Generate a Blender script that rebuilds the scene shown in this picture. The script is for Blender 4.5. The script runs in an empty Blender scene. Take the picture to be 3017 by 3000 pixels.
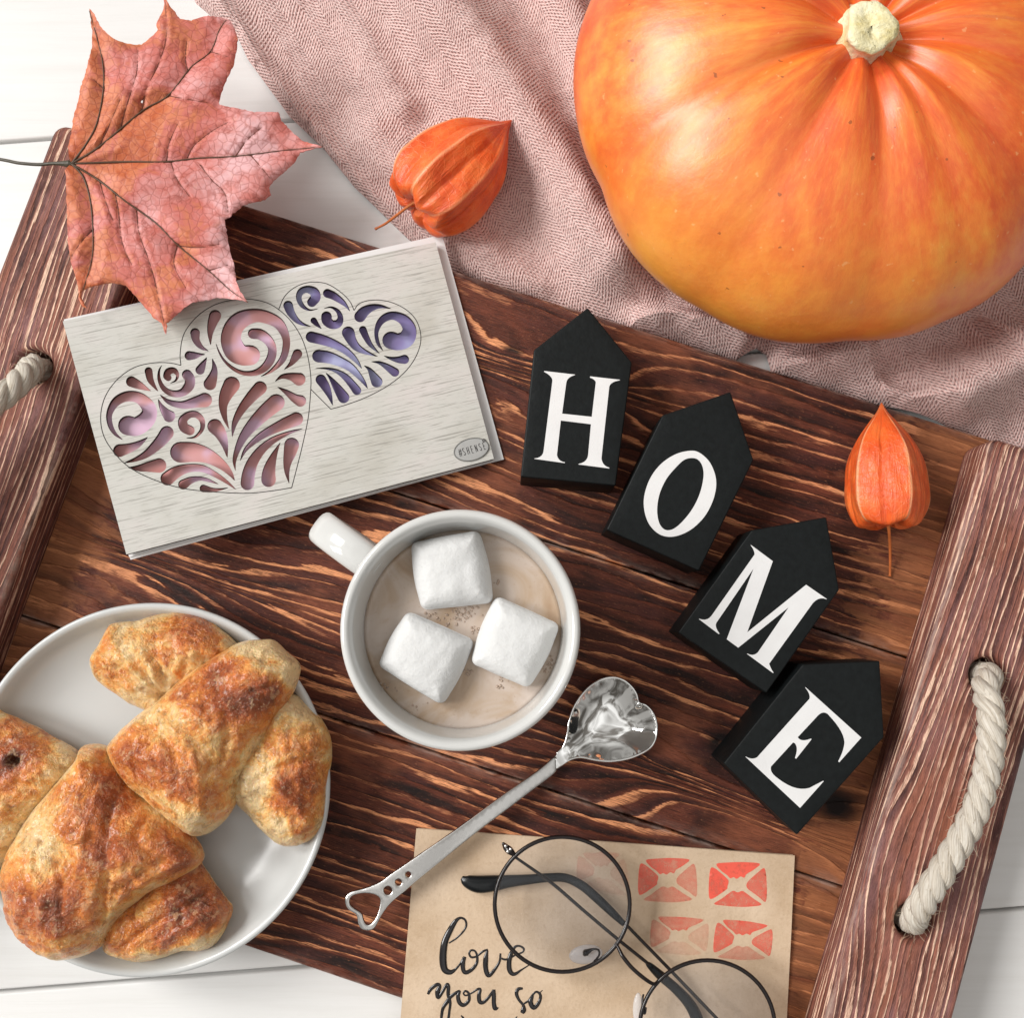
import bpy, math, random
import numpy as np
from mathutils import Vector, Matrix
from mathutils.geometry import delaunay_2d_cdt

random.seed(4); rng = np.random.default_rng(7)
R = math.radians
scene = bpy.context.scene
COL = scene.collection

# ------------------------------------------------------------------ camera
# everything below is measured in centimetres and stored in metres
CAM_H = 41.0; TILT = R(6.0); FPX = 3123.0; CX, CY = 1508.5, 1500.0
cam_d = bpy.data.cameras.new('camera'); cam = bpy.data.objects.new('camera', cam_d)
COL.objects.link(cam); scene.camera = cam
cam.location = (0, 0, CAM_H * .01); cam.rotation_euler = (TILT, 0, 0)
cam_d.sensor_width = 36; cam_d.lens = FPX / 3017 * 36
cam_d.clip_start = .01; cam_d.clip_end = 50

# ------------------------------------------------------------------ light
world = bpy.data.worlds.new('World'); scene.world = world; world.use_nodes = True
wn = world.node_tree; wn.nodes.clear()
wo = wn.nodes.new('ShaderNodeOutputWorld'); wb = wn.nodes.new('ShaderNodeBackground')
wt = wn.nodes.new('ShaderNodeTexCoord'); ws = wn.nodes.new('ShaderNodeSeparateXYZ'); wr = wn.nodes.new('ShaderNodeValToRGB')
wn.links.new(wt.outputs['Generated'], ws.inputs[0]); wn.links.new(ws.outputs['Z'], wr.inputs[0])
wr.color_ramp.elements[0].position = .0; wr.color_ramp.elements[0].color = (.24, .23, .215, 1)
wr.color_ramp.elements[1].position = .9; wr.color_ramp.elements[1].color = (.80, .79, .77, 1)
e = wr.color_ramp.elements.new(.50); e.color = (.30, .29, .275, 1)
e = wr.color_ramp.elements.new(.72); e.color = (.54, .53, .51, 1)
# noise blotches standing for the unseen room, added for the spoon's reflections
wv = wn.nodes.new('ShaderNodeTexNoise'); wv.inputs['Scale'].default_value = 2.4; wv.inputs['Detail'].default_value = 3; wv.inputs['Distortion'].default_value = .8
wn.links.new(wt.outputs['Generated'], wv.inputs['Vector']); wsx = wn.nodes.new('ShaderNodeSeparateColor'); wn.links.new(wv.outputs['Color'], wsx.inputs[0])
wr2 = wn.nodes.new('ShaderNodeValToRGB'); wn.links.new(wsx.outputs[0], wr2.inputs[0]); wr2.color_ramp.elements[0].position = .42; wr2.color_ramp.elements[0].color = (.30, .28, .26, 1); wr2.color_ramp.elements[1].position = .60; wr2.color_ramp.elements[1].color = (1.4, 1.4, 1.4, 1)
wm = wn.nodes.new('ShaderNodeMix'); wm.data_type = 'RGBA'; wm.blend_type = 'MULTIPLY'; wm.inputs[0].default_value = 1; wn.links.new(wr.outputs[0], wm.inputs[6]); wn.links.new(wr2.outputs[0], wm.inputs[7])
wn.links.new(wm.outputs[2], wb.inputs[0]); wb.inputs[1].default_value = 1.0
wn.links.new(wb.outputs[0], wo.inputs[0])

def window_light(loc, size, power, target=(0, 0, 0), col=(1, .985, .96)):
    d = bpy.data.lights.new('window_light', 'AREA'); d.shape = 'RECTANGLE'
    d.size, d.size_y = size; d.energy = power; d.color = col
    o = bpy.data.objects.new('window_light', d); COL.objects.link(o); o.location = loc
    o.rotation_euler = (Vector(target) - Vector(loc)).to_track_quat('-Z', 'Y').to_euler()
window_light((-3.7, 2.35, 3.8), (1.35, 2.25), 178)
window_light((-4.1, .25, 3.7), (1.35, 2.25), 178)

scene.view_settings.view_transform = 'Standard'; scene.view_settings.look = 'None'
scene.view_settings.exposure = 0.12; scene.view_settings.gamma = 1.0
scene.render.resolution_x = 1024; scene.render.resolution_y = 1019

# ------------------------------------------------------------------ projection helpers
def ray(px, py):
    dx, dy, dz = (px - CX) / FPX, -(py - CY) / FPX, -1.0
    return np.array([dx, dy * math.cos(TILT) - dz * math.sin(TILT), dy * math.sin(TILT) + dz * math.cos(TILT)])
def P(px, py, z):
    d = ray(px, py); return np.array([0, 0, CAM_H]) + d * ((z - CAM_H) / d[2])
def PP(px, py, pl):
    p0, n = pl; d = ray(px, py); o = np.array([0, 0, CAM_H])
    return o + d * (np.dot(p0 - o, n) / np.dot(d, n))
def U(u, v): return (u * 1.5616, v * 1.5617)
def PU(u, v, z): return P(*U(u, v), z)
def cm_per_px(px, py, z):
    return np.linalg.norm(P(px + 1, py, z) - P(px, py, z))
class Crop:
    def __init__(s, x0, y0, sc): s.x0, s.y0, s.sc = x0, y0, sc
    def __call__(s, x, y): return (s.x0 + x / s.sc, s.y0 + y / s.sc)

# ------------------------------------------------------------------ object helpers
def tag(o, label=None, cat=None, group=None, kind=None):
    if label: o['label'] = label
    if cat: o['category'] = cat
    if group: o['group'] = group
    if kind: o['kind'] = kind
    return o
ORG = {}
def empty(name, loc, label, cat, group=None):
    o = bpy.data.objects.new(name, None); COL.objects.link(o); o.empty_display_size = .01
    o.location = Vector([float(c) * .01 for c in loc]); ORG[o.name] = np.array(loc, float)
    return tag(o, label, cat, group)
def mk(name, verts, faces, mat, parent=None, smooth=True, attrs=None, mats=None, fmat=None, uv=None):
    v = np.asarray(verts, float).copy()
    org = ORG.get(parent.name, np.zeros(3)) if parent is not None else np.zeros(3)
    if parent is None:
        lo = v.min(0); hi = v.max(0); org = np.array([(lo[0] + hi[0]) / 2, (lo[1] + hi[1]) / 2, lo[2]])
    v = (v - org) * .01
    me = bpy.data.meshes.new(name); me.from_pydata(v.tolist(), [], [list(map(int, f)) for f in faces])
    if mats:
        for m in mats: me.materials.append(m)
    else: me.materials.append(mat)
    if fmat is not None: me.polygons.foreach_set('material_index', np.asarray(fmat, dtype=np.int32))
    if smooth: me.polygons.foreach_set('use_smooth', np.ones(len(me.polygons), bool))
    if attrs:
        for k, a in attrs.items():
            a = np.asarray(a, float)
            if a.ndim == 1: at = me.attributes.new(k, 'FLOAT', 'POINT'); at.data.foreach_set('value', a.astype(np.float32))
            else: at = me.attributes.new(k, 'FLOAT_VECTOR', 'POINT'); at.data.foreach_set('vector', a.astype(np.float32).ravel())
    me.update()
    o = bpy.data.objects.new(name, me); COL.objects.link(o)
    if parent is not None: o.parent = parent
    else: o.location = Vector(org.tolist()) * .01
    ORG[o.name] = org
    return o
def catmull(pts, n=8, closed=False):
    p = np.asarray(pts, float); out = []
    N = len(p); rngs = range(N) if closed else range(N - 1)
    for i in rngs:
        if closed: a, b, c, d = p[(i - 1) % N], p[i], p[(i + 1) % N], p[(i + 2) % N]
        else:
            b, c = p[i], p[i + 1]; a = p[i - 1] if i > 0 else 2 * b - c; d = p[i + 2] if i + 2 < N else 2 * c - b
        for k in range(n):
            t = k / n
            out.append(.5 * ((2 * b) + (c - a) * t + (2 * a - 5 * b + 4 * c - d) * t * t + (3 * b - a - 3 * c + d) * t ** 3))
    if not closed: out.append(p[-1])
    return np.array(out)
def resample(poly, sp):
    p = np.asarray(poly, float); out = []
    for i in range(len(p)):
        a, b = p[i], p[(i + 1) % len(p)]; L = np.linalg.norm(b - a); n = max(1, int(round(L / sp)))
        for k in range(n): out.append(a + (b - a) * k / n)
    return np.array(out)
def inside(pts, poly):
    x, y = pts[:, 0], pts[:, 1]; r = np.zeros(len(pts), bool); n = len(poly)
    for i in range(n):
        x1, y1 = poly[i][0], poly[i][1]; x2, y2 = poly[(i + 1) % n][0], poly[(i + 1) % n][1]
        if y1 == y2: continue
        c = ((y1 > y) != (y2 > y)) & (x < (x2 - x1) * (y - y1) / (y2 - y1) + x1); r ^= c
    return r
def dist_poly(pts, poly, closed=True):
    d = np.full(len(pts), 1e9); n = len(poly)
    for i in range(n if closed else n - 1):
        a = np.asarray(poly[i], float)[:2]; b = np.asarray(poly[(i + 1) % n], float)[:2]; ab = b - a; L = max(ab @ ab, 1e-12)
        t = np.clip(((pts - a) @ ab) / L, 0, 1); q = a + t[:, None] * ab
        d = np.minimum(d, np.hypot(*(pts - q).T))
    return d
def area2(p): p = np.asarray(p); return .5 * np.sum(p[:, 0] * np.roll(p[:, 1], -1) - np.roll(p[:, 0], -1) * p[:, 1])
def fill(outer, holes=(), sp=.3, insets=(), jitter=.0):
    """constrained triangulation of a 2D outline with holes; returns points (n,2), triangles, boundary distance"""
    outer = np.asarray(outer, float)[:, :2]
    if area2(outer) < 0: outer = outer[::-1]
    holes = [np.asarray(h, float)[:, :2] for h in holes]; holes = [h[::-1] if area2(h) > 0 else h for h in holes]
    loops = [outer] + holes
    pts = []; edges = []
    for L in loops:
        s = len(pts); pts += [tuple(q) for q in L]; edges += [(s + i, s + (i + 1) % len(L)) for i in range(len(L))]
    extra = []
    lo, hi = outer.min(0), outer.max(0)
    if sp:
        gx, gy = np.meshgrid(np.arange(lo[0] + sp / 2, hi[0], sp), np.arange(lo[1] + sp / 2, hi[1], sp * .87))
        gx = gx + (np.arange(gx.shape[0]) % 2)[:, None] * sp * .5
        g = np.stack([gx.ravel(), gy.ravel()], 1)
        if jitter: g += rng.uniform(-jitter, jitter, g.shape) * sp
        extra.append((g, max(list(insets) + [0]) + sp * .45))
    for d in insets:
        for L in loops:
            t = np.roll(L, -1, 0) - np.roll(L, 1, 0); t /= np.maximum(np.linalg.norm(t, axis=1), 1e-9)[:, None]
            extra.append((L + np.stack([-t[:, 1], t[:, 0]], 1) * d, d * .85))
    allp = [np.array(pts)]
    for g, md in extra:
        if len(g) == 0: continue
        m = inside(g, outer)
        for h in holes: m &= ~inside(g, h)
        g = g[m]
        if len(g) == 0: continue
        dd = np.min([dist_poly(g, L) for L in loops], 0); g = g[dd > md]; allp.append(g)
    allp = np.concatenate(allp)
    r = delaunay_2d_cdt([Vector(q) for q in allp.tolist()], edges, [], 0, 1e-6)
    v = np.array([(q.x, q.y) for q in r[0]]); f = np.array([list(t) for t in r[2]])
    c = v[f].mean(1); m = inside(c, outer)
    for h in holes: m &= ~inside(c, h)
    f = f[m]
    ar = (v[f[:, 1], 0] - v[f[:, 0], 0]) * (v[f[:, 2], 1] - v[f[:, 0], 1]) - (v[f[:, 1], 1] - v[f[:, 0], 1]) * (v[f[:, 2], 0] - v[f[:, 0], 0])
    f[ar < 0] = f[ar < 0][:, ::-1]; f = f[np.abs(ar) > 1e-9]
    d = np.min([dist_poly(v, L) for L in loops], 0)
    return v, f, d
def boundary(f):
    he = {}
    for t in f:
        for i in range(3): he[(int(t[i]), int(t[(i + 1) % 3]))] = 1
    return [k for k in he if (k[1], k[0]) not in he]
def solid(v2, f, top, bot):
    """closed body from a planar triangulation; top/bot are (n,3)"""
    n = len(v2); faces = [tuple(t) for t in f] + [(t[2] + n, t[1] + n, t[0] + n) for t in f]
    k = len(faces)
    for a, b in boundary(f): faces.append((b, a, a + n, b + n))
    return np.concatenate([top, bot]), faces, k
def round_drop(d, b): x = np.clip(1 - d / b, 0, 1); return b * (1 - np.sqrt(np.maximum(0, 1 - x * x)))
def slab(name, outer, z0, z1, mat, parent=None, holes=(), bevel=.05, sp=1.0, res=.5, frame=None, attrs=None, smooth=True, mats=None, zfun=None):
    """flat board; outer in local 2D, frame maps (x,y,z)->world"""
    outer = resample(outer, res)
    v, f, d = fill(outer, holes, sp, [bevel * k for k in (.25, .6, 1)] if bevel else ())
    z = np.full(len(v), z1) - (round_drop(d, bevel) if bevel else 0)
    if zfun is not None: z = z + zfun(v)
    zb = np.full(len(v), z0) + (zfun(v) if zfun is not None else 0)
    T = np.column_stack([v, z]); B = np.column_stack([v, zb])
    V, F, k = solid(v, f, T, B)
    at = attrs(V.copy(), np.concatenate([d, d])) if attrs else None
    if frame is not None: V = frame(V)
    fm = None
    if mats: fm = [0] * len(f) + [1] * (len(F) - len(f))
    return mk(name, V, F, mat, parent, smooth, at, mats, fm)
def tube(path, rad, n=10, flat=1.0, closed=False, cap=True, up=None):
    p = np.asarray(path, float); N = len(p); rad = np.broadcast_to(rad, N)
    t = np.gradient(p, axis=0) if not closed else np.roll(p, -1, 0) - np.roll(p, 1, 0)
    t /= np.maximum(np.linalg.norm(t, axis=1), 1e-9)[:, None]
    if up is None: up = np.array([0, 0, 1.0])
    V = []; ang = np.arange(n) / n * 2 * math.pi; prev = None
    for i in range(N):
        if flat != 1.0 or abs(t[i] @ up) < .9 and prev is None: s = np.cross(t[i], up)
        else: s = prev - (prev @ t[i]) * t[i] if prev is not None else np.cross(t[i], [1, 0, 0])
        if np.linalg.norm(s) < 1e-6: s = prev if prev is not None else np.array([1, 0, 0.])
        s /= np.linalg.norm(s); w = np.cross(s, t[i]); prev = s
        V.append(p[i] + rad[i] * (np.cos(ang)[:, None] * s + flat * np.sin(ang)[:, None] * w))
    V = np.concatenate(V); F = []
    for i in range(N if closed else N - 1):
        j = (i + 1) % N
        for k in range(n): F.append((i * n + k, i * n + (k + 1) % n, j * n + (k + 1) % n, j * n + k))
    if cap and not closed: F.append(tuple(range(n))[::-1]); F.append(tuple((N - 1) * n + k for k in range(n)))
    return V, F
def joinm(parts):
    V = []; F = []; o = 0
    for v, f in parts:
        V.append(np.asarray(v)); F += [tuple(i + o for i in q) for q in f]; o += len(v)
    return np.concatenate(V), F
def revolve(prof, n=96):
    prof = np.asarray(prof, float); V = []; m = len(prof); F = []
    for r, z in prof:
        a = np.arange(n) / n * 2 * math.pi; V.append(np.column_stack([r * np.cos(a), r * np.sin(a), np.full(n, z)]))
    for i in range(m - 1):
        for k in range(n): F.append((i * n + k, (i + 1) * n + k, (i + 1) * n + (k + 1) % n, i * n + (k + 1) % n)[::-1])
    return np.concatenate(V), F
def smooth_noise(p, scale, seed, oct=3):
    """cheap value noise on 2D/3D points"""
    p = np.asarray(p, float) * scale; out = 0; amp = 1; tot = 0
    r2 = np.random.default_rng(seed)
    for o in range(oct):
        for _ in range(5):
            k = r2.normal(size=p.shape[1]) * 1.6; out = out + amp * np.sin(p @ k + r2.uniform(0, 6.28)); tot += amp
        p = p * 2.1; amp *= .5
    return out / tot * 2

# ------------------------------------------------------------------ material helpers
class NT:
    def __init__(s, name):
        s.m = bpy.data.materials.new(name); s.m.use_nodes = True; s.t = s.m.node_tree; s.t.nodes.clear()
        s.out = s.t.nodes.new('ShaderNodeOutputMaterial'); s.b = s.t.nodes.new('ShaderNodeBsdfPrincipled')
        s.t.links.new(s.b.outputs[0], s.out.inputs[0])
    def n(s, typ, **kw):
        nd = s.t.nodes.new('ShaderNode' + typ)
        for k, v in kw.items(): setattr(nd, k, v)
        return nd
    def l(s, a, b): s.t.links.new(a, b)
    def put(s, sock, v):
        if isinstance(v, (int, float)): sock.default_value = v
        elif isinstance(v, (tuple, list)): sock.default_value = v
        else: s.l(v, sock)
    def attr(s, name, out='Vector'): return s.n('Attribute', attribute_name=name).outputs[out]
    def obj(s): return s.n('TexCoord').outputs['Object']
    def math(s, op, a, b=0.0, c=None, clamp=False):
        nd = s.n('Math', operation=op, use_clamp=clamp); s.put(nd.inputs[0], a); s.put(nd.inputs[1], b)
        if c is not None: s.put(nd.inputs[2], c)
        return nd.outputs[0]
    def scale(s, v, sc, loc=(0, 0, 0)):
        nd = s.n('Mapping'); s.put(nd.inputs['Vector'], v); nd.inputs['Scale'].default_value = sc; nd.inputs['Location'].default_value = loc
        return nd.outputs[0]
    def noise(s, v, scale=1, detail=4, rough=.55, dist=0, out='Fac'):
        nd = s.n('TexNoise'); s.put(nd.inputs['Vector'], v); nd.inputs['Scale'].default_value = scale
        nd.inputs['Detail'].default_value = detail; nd.inputs['Roughness'].default_value = rough; nd.inputs['Distortion'].default_value = dist
        return nd.outputs[out]
    def ramp(s, f, stops, interp='LINEAR'):
        nd = s.n('ValToRGB'); s.put(nd.inputs[0], f); cr = nd.color_ramp; cr.interpolation = interp
        def c4(c): return (c, c, c, 1) if isinstance(c, (int, float)) else tuple(c) + (1,)
        cr.elements[0].position, cr.elements[0].color = stops[0][0], c4(stops[0][1])
        cr.elements[1].position, cr.elements[1].color = stops[-1][0], c4(stops[-1][1])
        for p, c in stops[1:-1]: e = cr.elements.new(p); e.color = c4(c)
        return nd.outputs[0]
    def mix(s, f, a, b, mode='MIX'):
        nd = s.n('Mix', data_type='RGBA', blend_type=mode); s.put(nd.inputs[0], f)
        for sock, v in ((nd.inputs[6], a), (nd.inputs[7], b)):
            s.put(sock, tuple(v) + (1,) if isinstance(v, (tuple, list)) and len(v) == 3 else v)
        return nd.outputs[2]
    def sep(s, v): nd = s.n('SeparateXYZ'); s.put(nd.inputs[0], v); return nd.outputs
    def comb(s, x, y, z=0.0):
        nd = s.n('CombineXYZ'); s.put(nd.inputs[0], x); s.put(nd.inputs[1], y); s.put(nd.inputs[2], z); return nd.outputs[0]
    def bump(s, h, dist, strength=1.0, prev=None):
        nd = s.n('Bump'); nd.inputs['Distance'].default_value = dist; nd.inputs['Strength'].default_value = strength
        s.put(nd.inputs['Height'], h)
        if prev is not None: s.l(prev, nd.inputs['Normal'])
        return nd.outputs[0]
    def set(s, **kw):
        mp = dict(col='Base Color', rough='Roughness', metal='Metallic', spec='Specular IOR Level', normal='Normal', coat='Coat Weight', coatr='Coat Roughness',
                  sss='Subsurface Weight', sssr='Subsurface Radius', ssss='Subsurface Scale', trans='Transmission Weight', ior='IOR', alpha='Alpha', sheen='Sheen Weight')
        for k, v in kw.items():
            if isinstance(v, (tuple, list)) and len(v) == 3 and k == 'col': v = tuple(v) + (1,)
            s.put(s.b.inputs[mp[k]], v)
        return s.m
def srgb(r, g, b): return tuple(((c / 255) / 12.92 if c <= 10 else (((c / 255) + .055) / 1.055) ** 2.4) for c in (r, g, b))
def simple(name, col, rough=.5, bump=0, bscale=300, var=.08, **kw):
    n = NT(name); o = n.obj(); f = n.noise(o, bscale, 4)
    c = n.mix(f, tuple(x * (1 - var) for x in col), tuple(min(1, x * (1 + var)) for x in col))
    n.set(col=c, rough=rough, **kw)
    if bump: n.set(normal=n.bump(f, bump))
    return n.m

# ---- white painted table boards
def m_table():
    n = NT('white_painted_wood'); o = n.obj(); g = n.scale(o, (3, 60, 20)); f = n.noise(g, 4, 5, .6, .4)
    f2 = n.noise(n.scale(o, (8, 260, 60)), 5, 3, .6)
    blot = n.noise(o, 9, 3)
    c = n.ramp(f, [(.25, (.66, .65, .63)), (.5, (.705, .697, .685)), (.8, (.74, .735, .725))])
    c = n.mix(n.ramp(f2, [(.62, 0.0), (.78, .18)]), c, (.66, .64, .60)); c = n.mix(n.math('MULTIPLY', blot, .25), c, (.86, .855, .84))
    return n.set(col=c, rough=.42, normal=n.bump(f2, .00012, .6))
# ---- burnt, brushed pine; attr g = (along cm, warped ring coordinate, raw across cm), attr e = pale end factor, attr edge = worn edge
def m_wood(name, dark, mid, red, light, lightamt=1.0, purple=None, seed=0.0, fine=1.0):
    n = NT(name); g = n.attr('g'); s = n.sep(g); x, r, y = s[0], s[1], s[2]
    w = n.noise(n.comb(n.math('MULTIPLY', x, .16), n.math('MULTIPLY', r, .62), seed), 1, 3)
    rr = n.math('ADD', r, n.math('MULTIPLY', n.math('SUBTRACT', w, .5), 2.6))
    w2 = n.noise(n.comb(n.math('MULTIPLY', x, 2.2), n.math('MULTIPLY', y, 9), seed), 1, 3)
    rr2 = n.math('ADD', rr, n.math('MULTIPLY', n.math('SUBTRACT', w2, .5), .22))
    fr = n.math('FRACT', rr2)
    prof = n.ramp(fr, [(0, 0.02), (.30, .10), (.52, .34), (.66, .55), (.80, .92), (.90, 1.0), (.955, .30), (1, .0)])
    ringid = n.noise(n.comb(n.math('MULTIPLY', x, .08), n.math('MULTIPLY', rr, 1.15), seed + 5), 1, 3, .55)
    along = n.noise(n.comb(n.math('MULTIPLY', x, .45), n.math('MULTIPLY', rr, .8), seed + 9), 1, 4, .6)
    fib = n.noise(n.comb(n.math('MULTIPLY', x, 1.6 * fine), n.math('MULTIPLY', y, 34 * fine), seed + 2), 1, 4, .7)
    fib2 = n.noise(n.comb(n.math('MULTIPLY', x, 5.0), n.math('MULTIPLY', y, 16), seed + 3), 1, 3, .7)
    base = n.mix(n.ramp(along, [(.34, 0.0), (.66, 1.0)]), dark, mid)
    base = n.mix(n.ramp(ringid, [(.45, 0.0), (.68, .85)]), base, red)
    if purple: base = n.mix(n.ramp(n.noise(n.comb(n.math('MULTIPLY', x, .35), n.math('MULTIPLY', y, .8), seed + 11), 1, 3), [(.45, 0.0), (.7, .8)]), base, purple)
    amt = n.math('MULTIPLY', prof, n.ramp(ringid, [(.36, .12), (.48, .62), (.60, 1.0)]))
    amt = n.math('MULTIPLY', amt, n.ramp(along, [(.3, .45), (.5, .8), (.7, 1.0)]))
    amt = n.math('MULTIPLY', amt, n.ramp(fib, [(.32, .45), (.55, 1.0)])); amt = n.math('MULTIPLY', amt, lightamt, clamp=True)
    c = n.mix(n.math('MULTIPLY', n.ramp(prof, [(.08, 0.0), (.6, 1.0)]), .55), base, red)
    c = n.mix(n.ramp(amt, [(.46, 0.0), (.90, 1.0)]), c, light)
    c = n.mix(n.ramp(fib, [(.36, .72), (.52, 0.0)]), c, tuple(k * .35 for k in dark))
    c = n.mix(n.ramp(fib2, [(.60, 0.0), (.78, .30)]), c, light)
    # lighter unburnt ends with brush-dark streaks
    e = n.attr('e', 'Fac'); st = n.noise(n.comb(n.math('MULTIPLY', x, .8), n.math('MULTIPLY', rr, 1.1), seed + 20), 1, 4, .65)
    ef = n.ramp(n.math('ADD', e, n.math('MULTIPLY', n.math('SUBTRACT', st, .5), 2.2)), [(.55, 0.0), (.80, 1.0)])
    paleend = n.mix(fib, (.15, .045, .018), (.55, .215, .085))
    worn = n.noise(n.comb(n.math('MULTIPLY', x, .16), n.math('MULTIPLY', y, .30), seed + 40), 1, 4, .6)
    c = n.mix(n.math('MULTIPLY', n.ramp(worn, [(.54, 0.0), (.66, .55)]), n.ramp(fib, [(.35, .4), (.55, 1.0)])), c, (.34, .105, .048))
    c = n.mix(n.math('MULTIPLY', n.math('MULTIPLY', ef, .75), n.ramp(ringid, [(.35, .35), (.6, 1.0)])), c, paleend)
    c = n.mix(n.math('MULTIPLY', n.attr('kn', 'Fac'), n.ramp(st, [(.3, .7), (.5, 1.0)])), c, (.0055, .0018, .0015))
    ed = n.attr('edge', 'Fac'); wn_ = n.noise(n.comb(n.math('MULTIPLY', x, .9), n.math('MULTIPLY', y, 3), seed + 30), 1, 5, .7)
    c = n.mix(n.math('MULTIPLY', ed, n.ramp(wn_, [(.42, 0.0), (.6, 1.0)])), c, (.55, .42, .36))
    h = n.math('ADD', n.math('MULTIPLY', prof, .7), n.math('MULTIPLY', fib, .5))
    n.set(col=c, rough=n.ramp(fib, [(.3, .62), (.7, .42)]), spec=.26, normal=n.bump(h, .0006, .9))
    return n.m
M_TABLE = m_table()
M_PINE = m_wood('burnt_pine', (.0065, .0020, .0016), (.050, .0125, .0075), (.200, .050, .024), (.86, .36, .165), 1.55, purple=(.095, .025, .020), seed=1)
M_RAIL = m_wood('burnt_pine_rail', (.046, .016, .0145), (.175, .062, .052), (.42, .155, .10), (.90, .60, .44), 1.9, purple=(.32, .15, .145), seed=7, fine=1.4)

# ---- herringbone wool
def m_wool():
    n = NT('pink_herringbone_wool'); g = n.attr('uvc'); wob = n.noise(g, .5, 2, out='Color')
    gg = n.n('VectorMath', operation='ADD'); n.l(g, gg.inputs[0])
    sc = n.n('VectorMath', operation='SCALE'); n.l(wob, sc.inputs[0]); sc.inputs['Scale'].default_value = .35; n.l(sc.outputs[0], gg.inputs[1])
    s = n.sep(gg.outputs[0]); x, y = s[0], s[1]
    tri = n.math('PINGPONG', x, .72)
    a = n.math('ADD', n.math('MULTIPLY', tri, 1.0), y)
    tw = n.math('FRACT', n.math('MULTIPLY', a, 5.2)); thr = n.math('FRACT', n.math('MULTIPLY', x, 7.4))
    t1 = n.math('SINE', n.math('MULTIPLY', a, 6.6 * 6.2832)); t2 = n.math('SINE', n.math('MULTIPLY', x, 8.5 * 6.2832))
    wv = n.math('ADD', n.math('MULTIPLY', t1, .27), n.math('ADD', n.math('MULTIPLY', n.math('MULTIPLY', t1, t2), .20), .56))
    fz = n.noise(gg.outputs[0], 9, 4, .7); fz2 = n.noise(gg.outputs[0], 22, 3, .7)
    h = n.math('ADD', n.math('MULTIPLY', wv, .85), n.math('MULTIPLY', n.math('SUBTRACT', fz, .5), 1.2))
    c = n.ramp(h, [(.04, (.24, .11, .10)), (.24, (.52, .29, .265)), (.42, (.80, .52, .48)), (.78, (.93, .72, .68))])
    c = n.mix(n.ramp(fz2, [(.55, 0.0), (.8, .35)]), c, (.84, .69, .66))
    n.set(col=c, rough=.95, spec=.15, sheen=.2, normal=n.bump(h, .0009, 1.0)); return n.m
M_WOOL = m_wool()

# ---- pumpkin; attr pk=(angle-ish, arc, r)
def m_pumpkin():
    n = NT('pumpkin_skin'); p = n.attr('pk'); s = n.sep(p)
    st = n.noise(n.comb(n.math('MULTIPLY', s[0], 11), n.math('MULTIPLY', s[1], .55), 0.), 1, 5, .6)
    st2 = n.noise(n.comb(n.math('MULTIPLY', s[0], 34), n.math('MULTIPLY', s[1], 1.6), 3.), 1, 4, .65)
    bl = n.noise(n.obj(), 17, 3, .5); f = n.math('ADD', n.math('MULTIPLY', st, .6), n.math('MULTIPLY', bl, .55))
    c = n.ramp(f, [(.40, (.68, .085, .016)), (.53, (.80, .145, .020)), (.64, (.86, .235, .030)), (.78, (.88, .36, .05))])
    c = n.mix(n.ramp(st2, [(.5, 0.0), (.75, .4)]), c, (.86, .34, .06))
    c = n.mix(n.math('MULTIPLY', n.attr('yel', 'Fac'), n.ramp(bl, [(.3, .3), (.6, .75)])), c, (.90, .40, .06))
    c = n.mix(n.math('MULTIPLY', n.attr('grv', 'Fac'), .55), c, (.62, .085, .014))
    sp = n.noise(n.obj(), 420, 2, .5); c = n.mix(n.ramp(sp, [(.70, 0.0), (.76, .3)]), c, (.9, .6, .28))
    dark = n.noise(n.obj(), 260, 2, .5); c = n.mix(n.ramp(dark, [(.735, 0.0), (.76, .7)]), c, (.25, .06, .01))
    h = n.math('ADD', n.math('MULTIPLY', st2, .5), n.noise(n.obj(), 130, 4, .6))
    n.set(col=c, coat=.55, coatr=.33, rough=n.ramp(st2, [(.3, .36), (.7, .46)]), spec=.5, sss=.06, ssss=.01, sssr=(1, .4, .1), normal=n.bump(h, .0004, .7)); return n.m
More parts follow.
